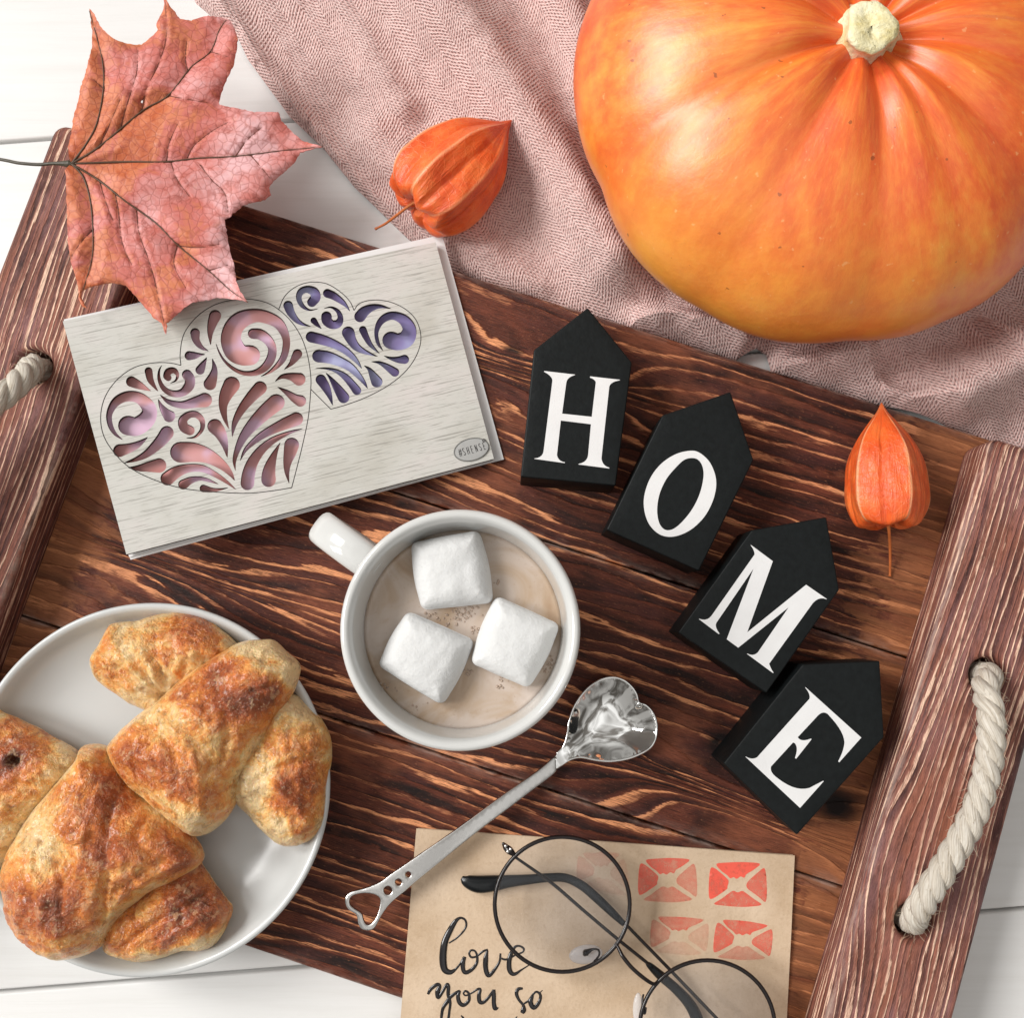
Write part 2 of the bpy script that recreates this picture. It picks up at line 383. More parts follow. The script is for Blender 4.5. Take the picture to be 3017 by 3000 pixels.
# ---- maple leaf; attr vein
def m_leaf():
    n = NT('maple_leaf'); o = n.obj(); a = n.noise(o, 26, 5, .6, .6); b = n.noise(o, 90, 5, .7, .8); cc = n.noise(o, 320, 3, .6)
    f = n.math('ADD', n.math('MULTIPLY', a, .6), n.math('MULTIPLY', b, .45))
    pos = n.attr('tone', 'Fac'); f = n.math('ADD', f, n.math('MULTIPLY', pos, .16))
    c = n.ramp(f, [(.34, (.34, .060, .022)), (.43, (.52, .120, .042)), (.50, (.63, .20, .095)), (.57, (.58, .155, .125)), (.65, (.68, .27, .25)), (.76, (.78, .45, .46))])
    c = n.mix(n.ramp(n.noise(o, 150, 4, .7), [(.56, 0.0), (.66, .55)]), c, (.30, .05, .03))
    c = n.mix(n.ramp(cc, [(.62, 0.0), (.8, .5)]), c, (.78, .38, .27))
    vor = n.n('TexVoronoi', feature='DISTANCE_TO_EDGE'); vor.inputs['Scale'].default_value = 330; n.l(n.noise(o, 60, 3, .6, out='Color'), vor.inputs['Vector']) if False else n.l(o, vor.inputs['Vector'])
    net = n.ramp(vor.outputs['Distance'], [(0, 1.0), (.10, 0.0)])
    c = n.mix(n.math('MULTIPLY', net, .45), c, (.30, .06, .04))
    vn = n.attr('vein', 'Fac'); c = n.mix(n.math('MULTIPLY', vn, .75), c, (.15, .045, .022))
    h = n.math('SUBTRACT', n.math('ADD', n.math('MULTIPLY', b, .12), n.math('MULTIPLY', n.noise(n.scale(o, (1, 2.2, 1)), 170, 5, .7, .5), .35)), n.math('MULTIPLY', net, .15))
    n.set(col=c, rough=.5, spec=.4, normal=n.bump(h, .0005, .7), sss=.0); return n.m
# ---- physalis husk; attr pk=(angle, t, ridge)
def m_husk():
    n = NT('physalis_husk'); p = n.attr('pk'); s = n.sep(p); o = n.obj()
    vor = n.n('TexVoronoi', feature='DISTANCE_TO_EDGE'); vor.inputs['Scale'].default_value = 1
    n.l(n.comb(n.math('MULTIPLY', s[0], 5.2), n.math('MULTIPLY', s[1], 6.5), 0.), vor.inputs['Vector'])
    net = n.ramp(vor.outputs['Distance'], [(0, 1.0), (.07, 0.0)]); b = n.noise(o, 110, 4, .6); w = n.noise(o, 260, 4, .7, 1.)
    c = n.ramp(b, [(.3, (.62, .065, .010)), (.5, (.78, .115, .020)), (.75, (.84, .20, .045))])
    c = n.mix(n.math('MULTIPLY', net, .12), c, (.88, .36, .14)); c = n.mix(n.math('MULTIPLY', s[2], .8), c, (.92, .46, .24))
    lw = n.noise(n.comb(n.math('MULTIPLY', s[0], 9), n.math('MULTIPLY', s[1], 1.6), 0.), 1, 4, .6, .6)
    h = n.math('ADD', n.math('MULTIPLY', net, .18), n.math('ADD', n.math('MULTIPLY', w, .5), n.math('MULTIPLY', lw, 2.0)))
    n.set(col=c, rough=.36, spec=.5, normal=n.bump(h, .0006, .6), sss=.12, ssss=.004, sssr=(1, .3, .1)); return n.m
# ---- pastry; attr brown
def m_pastry():
    n = NT('glazed_pastry'); o = n.obj(); a = n.noise(o, 55, 5, .62, 1.2); b = n.noise(o, 170, 5, .7, .6); fl = n.noise(n.scale(o, (1, 1, 1)), 420, 4, .7)
    vo = n.n('TexVoronoi', feature='F1'); vo.inputs['Scale'].default_value = 135; sc_ = n.n('VectorMath', operation='ADD'); n.l(o, sc_.inputs[0])
    sk = n.n('VectorMath', operation='SCALE'); n.l(n.noise(o, 160, 4, .7, out='Color'), sk.inputs[0]); sk.inputs['Scale'].default_value = .012; n.l(sk.outputs[0], sc_.inputs[1]); n.l(sc_.outputs[0], vo.inputs['Vector'])
    flk = n.sep(vo.outputs['Color'])[0]
    mm = n.noise(o, 95, 6, .75, .8)
    f = n.math('ADD', n.math('ADD', n.math('MULTIPLY', a, .62), n.math('MULTIPLY', mm, .66)), n.math('MULTIPLY', n.math('SUBTRACT', n.attr('brown', 'Fac'), .70), .75))
    f = n.math('ADD', f, n.math('MULTIPLY', n.math('SUBTRACT', flk, .5), .10))
    c = n.ramp(f, [(.28, (.99, .70, .36)), (.38, (.98, .58, .21)), (.44, (.95, .44, .115)), (.50, (.84, .29, .050)), (.60, (.66, .17, .024)), (.70, (.44, .09, .013)), (.9, (.13, .026, .006))])
    c = n.mix(n.ramp(fl, [(.60, 0.0), (.76, .4)]), c, (.92, .62, .32)); c = n.mix(n.ramp(n.noise(o, 520, 3, .6), [(.64, 0.0), (.74, .3)]), c, (.38, .10, .018))
    cru = n.noise(o, 900, 4, .75); v2 = n.n('TexVoronoi', feature='F1'); v2.inputs['Scale'].default_value = 480; n.l(sc_.outputs[0], v2.inputs['Vector']); fk2 = n.sep(v2.outputs['Color'])[0]
    c = n.mix(n.ramp(fk2, [(.84, 0.0), (.90, .3)]), c, (.90, .62, .34)); c = n.mix(n.ramp(fk2, [(.08, .35), (.16, 0.0)]), c, (.22, .06, .014))
    c = n.mix(n.ramp(cru, [(.58, 0.0), (.66, .5)]), c, (.97, .78, .54)); c = n.mix(n.ramp(cru, [(.32, .30), (.40, 0.0)]), c, (.45, .14, .025))
    h = n.math('ADD', n.math('ADD', n.math('MULTIPLY', a, .8), n.math('MULTIPLY', mm, 1.4)), n.math('ADD', n.math('ADD', n.math('MULTIPLY', fl, .5), n.math('MULTIPLY', cru, .22)), n.math('ADD', n.math('MULTIPLY', fk2, .10), n.math('MULTIPLY', flk, .30))))
    n.set(col=c, rough=n.ramp(b, [(.35, .22), (.65, .45)]), spec=.7, coat=.30, coatr=.16, normal=n.bump(h, .0024, .95), sss=.18, ssss=.006, sssr=(1, .45, .18)); return n.m
M_PUMP = m_pumpkin(); M_LEAF = m_leaf(); M_HUSK = m_husk(); M_PASTRY = m_pastry()
M_PORC = simple('white_glazed_ceramic', (.60, .60, .585), .12, var=.012, bscale=30, coat=.4, coatr=.05)
M_PLATE = simple('white_plate_glaze', (.54, .55, .545), .22, var=.015, bscale=30)
def m_marsh():
    n = NT('marshmallow_sugar'); o = n.obj(); a = n.noise(o, 420, 5, .65); b = n.noise(o, 120, 3)
    n.set(col=n.mix(b, (.62, .62, .615), (.70, .70, .695)), rough=.85, sss=.25, ssss=.004, sssr=(1, .95, .9), normal=n.bump(n.math('ADD', a, n.math('MULTIPLY', b, .8)), .0006, .8)); return n.m
M_MARSH = m_marsh()
def m_cocoa():
    n = NT('milky_cocoa'); o = n.obj(); a = n.noise(o, 34, 4, .55, 1.5); b = n.noise(o, 900, 3, .6)
    c = n.ramp(a, [(.30, (.33, .21, .125)), (.42, (.42, .31, .22)), (.54, (.49, .40, .335)), (.75, (.54, .465, .415))])
    c = n.mix(n.ramp(b, [(.62, 0.0), (.75, .4)]), c, (.32, .2, .13))
    n.set(col=c, rough=.2, spec=.5, normal=n.bump(b, .00008, .5)); return n.m
M_COCOA = m_cocoa()
M_BUB = simple('froth', (.55, .42, .33), .08, trans=.3)
M_BLACK = simple('black_satin_paint', (.0050, .0066, .0070), .5, spec=.2, bump=.00016, bscale=420, var=.6)
def m_silver():
    n = NT('silver_letter_foil'); o = n.obj(); a = n.noise(o, 130, 4); b = n.noise(o, 1500, 2)
    n.set(col=n.mix(a, (.68, .67, .67), (.78, .78, .78)), rough=.5, metal=.0, normal=n.bump(b, .00004)); return n.m
M_SILVER = m_silver()
M_STEEL = simple('polished_steel', (.80, .80, .79), .06, var=.01, metal=1.0)
M_BRUSH = simple('satin_steel', (.52, .51, .495), .22, bump=.00002, bscale=900, var=.04, metal=1.0)
def m_kraft():
    n = NT('kraft_paper'); o = n.obj(); a = n.noise(o, 40, 4); b = n.noise(o, 700, 4, .7); fb = n.noise(n.scale(o, (900, 2200, 900)), 1, 2)
    c = n.ramp(a, [(.3, (.50, .36, .235)), (.7, (.66, .51, .37))])
    c = n.mix(n.ramp(b, [(.5, 0.0), (.75, .30)]), c, (.33, .205, .115)); c = n.mix(n.ramp(fb, [(.60, 0.0), (.75, .3)]), c, (.72, .58, .44))
    n.set(col=c, rough=.75, spec=.3, normal=n.bump(n.math('ADD', n.math('MULTIPLY', a, 2.5), b), .0004, .5)); return n.m
M_KRAFT = m_kraft()
M_INK = simple('glossy_black_ink', (.010, .008, .009), .10, var=.1)
def m_stamp():
    n = NT('red_stamp_ink'); o = n.obj(); a = n.noise(o, 500, 4, .7); b = n.noise(o, 110, 3)
    al = n.math('MULTIPLY', n.attr('ink', 'Fac'), n.ramp(n.math('ADD', n.math('MULTIPLY', a, .6), n.math('MULTIPLY', b, .4)), [(.35, .55), (.6, 1.15)]), clamp=True)
    n.set(col=(.80, .105, .065), rough=.6, alpha=al); return n.m
M_STAMP = m_stamp()
M_WIRE = simple('dark_wire', (.007, .0035, .0035), .25, var=.1, spec=.5)
M_TIP = simple('black_temple_tip', (.004, .005, .006), .25, var=.1, spec=.4)
def glassy(name, rough=0, col=(.97, .98, 1), ior=1.45, tr=.93):
    n = NT(name); t = n.n('BsdfTransparent'); gl = n.n('BsdfGlossy'); gl.inputs['Roughness'].default_value = .02
    fr = n.n('Fresnel'); fr.inputs['IOR'].default_value = ior; t.inputs[0].default_value = tuple(c * tr for c in col) + (1,)
    ms = n.n('MixShader'); n.l(fr.outputs[0], ms.inputs[0]); n.l(t.outputs[0], ms.inputs[1]); n.l(gl.outputs[0], ms.inputs[2]); n.l(ms.outputs[0], n.out.inputs[0])
    return n.m
M_LENS = glassy('lens_glass', ior=1.35, tr=.99)
M_PAD = simple('clear_silicone', (.80, .79, .80), .12, alpha=.42)
def m_cardwood():
    n = NT('grey_veneer_card'); g = n.attr('cuv'); s = n.sep(g)
    l = n.noise(n.comb(n.math('MULTIPLY', s[0], .45), n.math('MULTIPLY', s[1], 15), 0.), 1, 4, .6, .25)
    l2 = n.noise(n.comb(n.math('MULTIPLY', s[0], 1.8), n.math('MULTIPLY', s[1], 22), 2.), 1, 3, .6)
    big = n.noise(n.comb(n.math('MULTIPLY', s[0], .35), n.math('MULTIPLY', s[1], .5), 5.), 1, 3)
    c = n.ramp(big, [(.3, (.52, .505, .455)), (.5, (.60, .59, .55)), (.72, (.65, .61, .585))])
    c = n.mix(n.ramp(l, [(.36, .62), (.45, 0.0)]), c, (.24, .225, .20)); c = n.mix(n.ramp(l2, [(.30, .55), (.42, 0.0)]), c, (.28, .27, .24))
    n.set(col=c, rough=.6, spec=.3, normal=n.bump(l, .0001)); return n.m
M_CARD = m_cardwood()
M_BURN = simple('laser_burnt_edge', (.045, .028, .022), .8)
M_WHITEP = simple('white_card_paper', (.80, .79, .785), .6, var=.02)
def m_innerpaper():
    n = NT('shaded_paper'); g = n.attr('cuv'); s = n.sep(g)
    a = n.noise(n.comb(n.math('MULTIPLY', s[0], .55), n.math('MULTIPLY', s[1], .55), 1.), 1, 2)  # slow tone drift puts shading into the pink and purple
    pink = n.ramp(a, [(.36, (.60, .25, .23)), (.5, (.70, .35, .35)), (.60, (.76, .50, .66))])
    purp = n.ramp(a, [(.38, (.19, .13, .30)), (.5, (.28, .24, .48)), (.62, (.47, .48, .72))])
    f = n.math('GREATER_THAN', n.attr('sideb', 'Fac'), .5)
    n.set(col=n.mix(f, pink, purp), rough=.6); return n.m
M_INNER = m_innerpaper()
def m_rope():
    n = NT('jute_rope'); g = n.attr('rp'); s = n.sep(g)
    a = n.noise(n.comb(n.math('MULTIPLY', s[0], 1.5), n.math('MULTIPLY', s[1], 5.5), n.math('MULTIPLY', s[2], 5.5)), 1, 4, .7)
    b = n.noise(n.comb(n.math('MULTIPLY', s[0], .5), s[1], s[2]), 1, 3)
    c = n.ramp(a, [(.28, (.22, .175, .125)), (.40, (.50, .44, .36)), (.56, (.68, .635, .56)), (.8, (.82, .79, .74))]); c = n.mix(n.math('MULTIPLY', b, .25), c, (.60, .50, .38))
    n.set(col=c, rough=.75, spec=.25, normal=n.bump(a, .0006)); return n.m
M_ROPE = m_rope()
M_HAIR = simple('jute_fibre', (.58, .49, .36), .7)
def m_pstem():
    n = NT('pumpkin_stem'); o = n.obj(); a = n.noise(o, 120, 5, .7); b = n.noise(o, 500, 3, .6)
    c = n.ramp(a, [(.3, (.62, .50, .20)), (.5, (.80, .73, .46)), (.7, (.88, .84, .66))]); c = n.mix(n.ramp(b, [(.62, 0.0), (.72, .8)]), c, (.12, .10, .04))
    n.set(col=c, rough=.7, normal=n.bump(n.math('ADD', a, b), .0007)); return n.m
M_PSTEM = m_pstem()
M_HSTEM = simple('orange_stem', (.52, .14, .035), .5, bump=.0002, bscale=600, var=.3)
M_LSTEM = simple('dark_leaf_stem', (.050, .040, .022), .45, bump=.0002, bscale=500, var=.3)
M_LVEIN = simple('leaf_vein', (.085, .045, .022), .5, var=.3)
M_SVEIN = simple('leaf_side_vein', (.17, .038, .020), .5, var=.3)
M_GROOVE = simple('engraved_groove', (.035, .03, .028), .8)

# ================================================================== SETTING : table
ang = math.atan2(*(PU(547, 227, 0) - PU(0, 268, 0))[[1, 0]])
ax = np.array([math.cos(ang), math.sin(ang)]); ay = np.array([-ax[1], ax[0]])
s1 = PU(0, 268, 0)[:2] @ ay; s2 = PU(0, 1872, 0)[:2] @ ay; pw = (s1 - s2) / 3
tb = bpy.data.objects.new('tabletop', None); COL.objects.link(tb); ORG[tb.name] = np.zeros(3); tag(tb, kind='structure', label='white painted plank table under everything')
for i in range(-5, 8):
    y0, y1 = s1 - pw * i, s1 - pw * (i - 1)
    poly = [(-62, y0 + .055), (62, y0 + .055), (62, y1 - .055), (-62, y1 - .055)]
    def fr(V, i=i): return np.column_stack([V[:, 0] * ax[0] + V[:, 1] * ay[0], V[:, 0] * ax[1] + V[:, 1] * ay[1], V[:, 2]])
    b = slab('plank', poly, -2.2, 0, M_TABLE, tb, bevel=.10, sp=6, res=3, frame=fr)
under = mk('table_underside', [(-64, -62, -3.0), (64, -62, -3.0), (64, 66, -3.0), (-64, 66, -3.0), (-64, -62, -2.3), (64, -62, -2.3), (64, 66, -2.3), (-64, 66, -2.3)],
   [(0, 3, 2, 1), (4, 5, 6, 7), (0, 1, 5, 4), (1, 2, 6, 5), (2, 3, 7, 6), (3, 0, 4, 7)], simple('dark_gap_wood', (.05, .045, .04), .8), tb, smooth=False)

# ================================================================== TRAY
FL = 1.2; RT = 3.05            # floor top, rail top
A = PU(745, 929, FL)[:2]; B = PU(1718, 1243, FL)[:2]; d = (B - A) / np.linalg.norm(B - A)
ta = math.atan2(d[1], d[0]); tx = np.array([math.cos(ta), math.sin(ta)]); ty = np.array([-tx[1], tx[0]])
def tl(u, v, z): p = PU(u, v, z)[:2]; return np.array([p @ tx, p @ ty])
def TW(V): return np.column_stack([V[:, 0] * tx[0] + V[:, 1] * ty[0], V[:, 0] * tx[1] + V[:, 1] * ty[1], V[:, 2]])
yt = (tl(467, 385, FL)[1] + tl(1300, 649, FL)[1] + tl(1870, 830, FL)[1]) / 3; yb = (tl(440, 1780, FL)[1] + tl(757, 1888, FL)[1]) / 2
ys1 = (tl(745, 929, FL)[1] + tl(1718, 1243, FL)[1]) / 2; ys2 = (tl(611, 1357, FL)[1] + tl(1033, 1483, FL)[1] + tl(1595, 1677, FL)[1]) / 3
xl = (tl(232, 533, RT)[0] + tl(0, 1147, RT)[0]) / 2; xr = (tl(1872, 833, RT)[0] + tl(1671, 1515, RT)[0] + tl(1552, 1902, RT)[0]) / 3
xlo = (tl(107, 229, RT)[0] + tl(16, 448, RT)[0]) / 2; xro = (tl(1932, 1453, RT)[0] + tl(1801, 1913, RT)[0]) / 2
print('tray', yt, ys1, ys2, yb, xl, xr, xlo, xro)
tray = empty('serving_tray', (*(TW(np.array([[(xl + xr) / 2, (yt + yb) / 2, 0]]))[0][:2]), 0.0),
             'burnt pine serving tray of three boards with two side rails and jute rope handles', 'tray')
KN = [(tl(1330, 1490, FL), 1.5, 1.1), (tl(1500, 1570, FL), 1.6, .9), (tl(1120, 720, FL), 1.2, .9), (tl(930, 690, FL), 1.6, 1.0), (tl(260, 1050, FL), 2.0, .8)]
KD = [(tl(1362, 1402, FL), .75, .75), (tl(1580, 1520, FL), 1.1, .85), (tl(968, 660, FL), .5, .3)]
def plank_attr(seed, x0, x1, dens=2.35):
    def f(v, dd):
        x, y = v[:, 0], v[:, 1]
        r = y * dens + .9 * np.sin(x * .11 + seed) + .5 * np.sin(x * .23 + seed * 2 + y * .15) + seed * 3.3
        r = r + .35 * np.sin(y * .9 + x * .05 + seed)
        for (kc, rad, am) in KN:
            dx, dy = (x - kc[0]) / 2.6, y - kc[1]; q = np.sqrt(dx * dx + dy * dy)
            r = r + am * dens * np.sign(dy) * np.tanh(np.abs(dy) / .25) * np.exp(-(q / rad) ** 2) * rad * .75
        kn = np.zeros(len(x))
        for kc, a_, b_ in KD: kn = np.maximum(kn, np.clip(1.8 - 1.8 * np.hypot((x - kc[0]) / a_, (y - kc[1]) / b_), 0, 1))
        e = np.clip(1.18 - np.minimum(x - x0 - .2, x1 - x - .2) / 3.6, 0, 1)
        return {'kn': kn, 'g': np.column_stack([x, r, y]), 'e': np.clip(e, 0, 1), 'edge': np.clip(1 - dd / .12, 0, 1) * .6}
    return f
gap = .035
for k, (y0, y1) in enumerate(((ys1, yt), (ys2, ys1), (yb, ys2))):
    po = [(xlo + .5, y0 + gap), (xro - .5, y0 + gap), (xro - .5, y1 - gap), (xlo + .5, y1 - gap)]
    o = slab('floor_board', po, .15, FL, M_PINE, tray, bevel=.10, sp=.32, res=.32, frame=TW, attrs=plank_attr(1.7 * k + .4, xl, xr, (2.1, 2.0, 2.35)[k]))
# side rails, each a board with two bored holes
c2 = Crop(2400, 1850, 1.671)
def circ(c, r, n=28): return [(c[0] + r * math.cos(i / n * 6.2832), c[1] + r * math.sin(i / n * 6.2832)) for i in range(n)]
def tls(px, py, z): p = P(px, py, z)[:2]; return np.array([p @ tx, p @ ty])
hR1 = tls(*c2(858, 235), RT); hR2 = tls(*c2(493, 1452), RT)
hx = (hR1[0] + hR2[0]) / 2
hL1 = tls(*(98 , 1078), RT); hL2 = np.array([hL1[0] - .1, hL1[1] - (hR1[1] - hR2[1])])
def rail_poly(x0, x1, ya, yb_, r=.55):
    pts = []
    for cx_, cy_, a0 in ((x1 - r, yb_ - r, 0), (x0 + r, yb_ - r, 90), (x0 + r, ya + r, 180), (x1 - r, ya + r, 270)):
        for k in range(6): a = R(a0 + 90 * k / 5); pts.append((cx_ + r * math.cos(a), cy_ + r * math.sin(a)))
    return pts
def rail_attr(seed, kc, x0, x1, inner):
    def f(v, dd):
        x, y = v[:, 0] + v[:, 2] * .8, v[:, 1]     # grain runs along local y
        r = x * 4.5 + 1.3 * np.sin(y * .13 + seed) + .35 * np.sin(y * .41 + seed)
        for (c, rad, am) in kc:
            dx, dy = x - c[0], (y - c[1]) / 2.4; q = np.sqrt(dx * dx + dy * dy)
            r = r + am * 3.2 * np.tanh(dx / .35) * np.exp(-(q / rad) ** 2)
        din = np.hypot(v[:, 0] - inner, v[:, 2] - RT)
        return {'kn': np.zeros(len(x)), 'g': np.column_stack([y, r, x]), 'e': np.zeros(len(x)), 'edge': np.clip(1 - din / .26, 0, 1) * 1.0}
    return f
topL = tl(125, 233, RT)[1]; topR = tl(1900, 832, RT)[1]
kR = [(np.array([hx - .2, hR2[1] + 1.4]), 1.5, 1.2)]; kL = [(np.array([xl - 2.2, hL1[1] - 5.5]), 1.6, -.9)]
slab('side_rail', rail_poly(xr, xro, yb - 3.0, topR), FL + .02, RT, M_RAIL, tray, holes=[circ(hR1, .62), circ(hR2, .62)], bevel=.30, sp=.28, res=.28, frame=TW, attrs=rail_attr(2., kR, xr, xro, xr))
slab('side_rail', rail_poly(xlo, xl, yb - 3.0, topL), FL + .02, RT, M_RAIL, tray, holes=[circ(hL1, .62), circ(hL2, .62)], bevel=.30, sp=.28, res=.28, frame=TW, attrs=rail_attr(5.2, kL, xlo, xl, xl))
# cross battens under the floor
for yy in (xlo + 2.2, xro - 2.2):
    slab('foot_batten', [(yy - 1.2, yb + .8), (yy + 1.2, yb + .8), (yy + 1.2, yt - .8), (yy - 1.2, yt - .8)], 0.0, .145, M_RAIL, tray, bevel=.04, sp=2, res=1, frame=TW, attrs=rail_attr(1, [], 0, 0, 99))

def rope(path, parent, rad=.47, pitch=1.8, hairs=260, seed=1):
    rr = random.Random(seed)
    p = catmull(path, 14); L = np.concatenate([[0], np.cumsum(np.linalg.norm(np.diff(p, axis=0), axis=1))])
    n = int(L[-1] / .07); s = np.linspace(0, L[-1], n); q = np.column_stack([np.interp(s, L, p[:, k]) for k in range(3)])
    t = np.gradient(q, axis=0); t /= np.linalg.norm(t, axis=1)[:, None]
    side = np.cross(t, [0, 0, 1.0]); side /= np.linalg.norm(side, axis=1)[:, None]; up = np.cross(side, t)
    root = mk('rope_handle', *tube(q, rad * .40, 8), M_ROPE, parent, attrs={'rp': np.zeros((len(q) * 8, 3))})
    H = []
    for k in range(3):
        ph = s / pitch * 2 * math.pi + k * 2.0944
        c = q + (rad * .46) * (np.cos(ph)[:, None] * side + np.sin(ph)[:, None] * up)
        V, F = tube(c, rad * .54, 14)
        m = 14; aa = np.tile(np.arange(m) / m * 2 * math.pi, n); ss = np.repeat(s, m)
        # yarns inside each strand
        V = V + (V - np.repeat(c, m, 0)) * (.07 * np.sin(aa * 6 + ss * 5.5))[:, None]
        mk('strand', V, F, M_ROPE, root, attrs={'rp': np.column_stack([ss + k * 9, np.cos(aa + ss * .9), np.sin(aa + ss * .9)])})
    for _ in range(hairs):
        i = rr.randrange(2, n - 2); a = rr.uniform(0, 6.28); o0 = q[i] + rad * .92 * (math.cos(a) * side[i] + math.sin(a) * up[i])
        dirv = (math.cos(a) * side[i] + math.sin(a) * up[i]) * rr.uniform(.3, 1) + t[i] * rr.uniform(-1.4, 1.4) + np.array([rr.uniform(-.4, .4) for _ in range(3)])
        ln = rr.uniform(.12, .42); bend = np.array([rr.uniform(-.3, .3) for _ in range(3)])
        pts = [o0 + dirv * ln * x + bend * x * x * ln for x in (0, .35, .7, 1)]
        H.append(tube(pts, [.007, .006, .005, .002], 3))
    V, F = joinm(H); h = mk('loose_fibres', V, F, M_HAIR, root); tag(h, kind='stuff')
    return root
def tz(p, z): w = TW(np.array([[p[0], p[1], z]]))[0]; return w
pr = [tz(hR1, 1.9), tz(hR1 + [0, -.02], 3.1), P(*c2(838, 300), 4.05)]
for (x, y, z) in ((868, 420, 4.6), (866, 600, 4.75), (832, 780, 4.75), (780, 930, 4.75), (700, 1080, 4.7), (620, 1215, 4.6), (548, 1330, 4.25)): pr.append(P(*c2(x, y), z))
pr += [P(*c2(500, 1408), 3.7), tz(hR2, 2.9), tz(hR2, 1.8)]
r1 = rope(pr, tray, seed=3)
dL = hL2 - hL1
pl_ = [tz(hL1, 1.9), tz(hL1, 3.0), P(78, 1105, 3.9), P(20, 1160, 4.5), P(-60, 1230, 4.7), P(-170, 1400, 4.75), P(-240, 1600, 4.7), tz(hL2 + [0, .5], 4.0), tz(hL2, 3.0), tz(hL2, 1.9)]
rope(pl_, tray, seed=5)

# ================================================================== BLANKET
RID = [([(380, -60), (440, 60), (520, 170), (610, 290), (700, 400)], .38, 26), ([(720, -90), (800, -10), (900, 110), (985, 240), (1060, 350), (1150, 500)], 1.15, 62),
       ([(1175, 640), (1260, 612), (1370, 640), (1400, 665)], .95, 26), ([(1480, 712), (1560, 690), (1660, 640), (1760, 560)], .9, 34), ([(1720, 800), (1790, 745), (1880, 700), (2010, 640)], 1.5, 55),
       ([(1040, -60), (1090, 60), (1130, 200)], .55, 40), ([(700, 250), (850, 430), (1000, 540)], .35, 45), ([(600, -60), (680, 70), (760, 200)], .35, 30), ([(1560, 640), (1640, 730), (1700, 800)], .5, 22),
       ([(1850, 620), (1905, 700), (1960, 760)], .5, 16)]
def blanket_h(xy):
    h = np.full(len(xy), .32)
    for pts, am, w in RID:
        c = catmull([PU(u, v, .6)[:2] for u, v in pts], 5); d = dist_poly(xy, c, closed=False)
        h = h + am * np.exp(-(d / (w / 48.0)) ** 2 / 1.2)
    h = .32 + (h - .32) * 2.0
    h = h + .28 * smooth_noise(xy, .42, 5, 3) + .05 * smooth_noise(xy, 1.6, 9, 2)
    h = h - .35 * np.exp(-(dist_poly(xy, catmull([PU(u, v, .6)[:2] for u, v in [(960, -40), (1040, 80), (1075, 210), (1150, 400)]], 5), False) / .55) ** 2)
    return np.maximum(h, .12)
be = [(-60, -300), (340, -60), (367, 0), (447, 67), (467, 110), (547, 220), (610, 279), (669, 352), (727, 407), (771, 449), (800, 462)]
# along the back edge of the tray, with a notch where the table shows
bz = []
outl = [PU(u, v, .25)[:2] for u, v in be[1:]]
def edge_pt(u, off=.12):
    # point just behind the tray back edge at screen-u
    a = tl(u, 385 + .3172 * (u - 467), FL); return (TW(np.array([[a[0], yt + off, 0]]))[0])[:2]
for u in (860, 1000, 1150, 1300, 1392): outl.append(edge_pt(u))
outl += [PU(1402, 672, .3)[:2], PU(1428, 655, .3)[:2], PU(1448, 668, .3)[:2], PU(1452, 690, .3)[:2]]
for u in (1462, 1600, 1750, 1850): outl.append(edge_pt(u))
ra = np.array([xr, topR]); outl += [TW(np.array([[xr - .1, yt + .15, 0]]))[0][:2], TW(np.array([[xr + .05, topR + .12, 0]]))[0][:2], TW(np.array([[xro + 1.5, topR + .2, 0]]))[0][:2], TW(np.array([[xro + 4, topR - 4, 0]]))[0][:2]]
outl += [np.array([36., 3.]), np.array([37., 32.]), np.array([10., 36.]), np.array([-8., 33.])]
bo = resample(outl, .3)
v, f, dd = fill(bo, (), .27)
hz = blanket_h(v); ez = np.sqrt(np.clip(dd / .45, 0, 1)); hz = .06 + (hz - .06) * (.35 + .65 * ez)
# shallow near the tray so the cloth meets the board edge
top = np.column_stack([v, hz]); bot = np.column_stack([v, np.maximum(hz - .22, .01)])
V, F, k = solid(v, f, top, bot)
ca, sa = math.cos(R(-28)), math.sin(R(-28)); arc = v + .25 * np.column_stack([hz, hz])
uvc = np.column_stack([arc[:, 0] * ca - arc[:, 1] * sa, arc[:, 0] * sa + arc[:, 1] * ca, np.zeros(len(v))])
bl = mk('blanket', V, F, M_WOOL, None, attrs={'uvc': np.concatenate([uvc, uvc])})
tag(bl, 'dusty pink herringbone wool blanket crumpled behind the wooden tray', 'blanket')

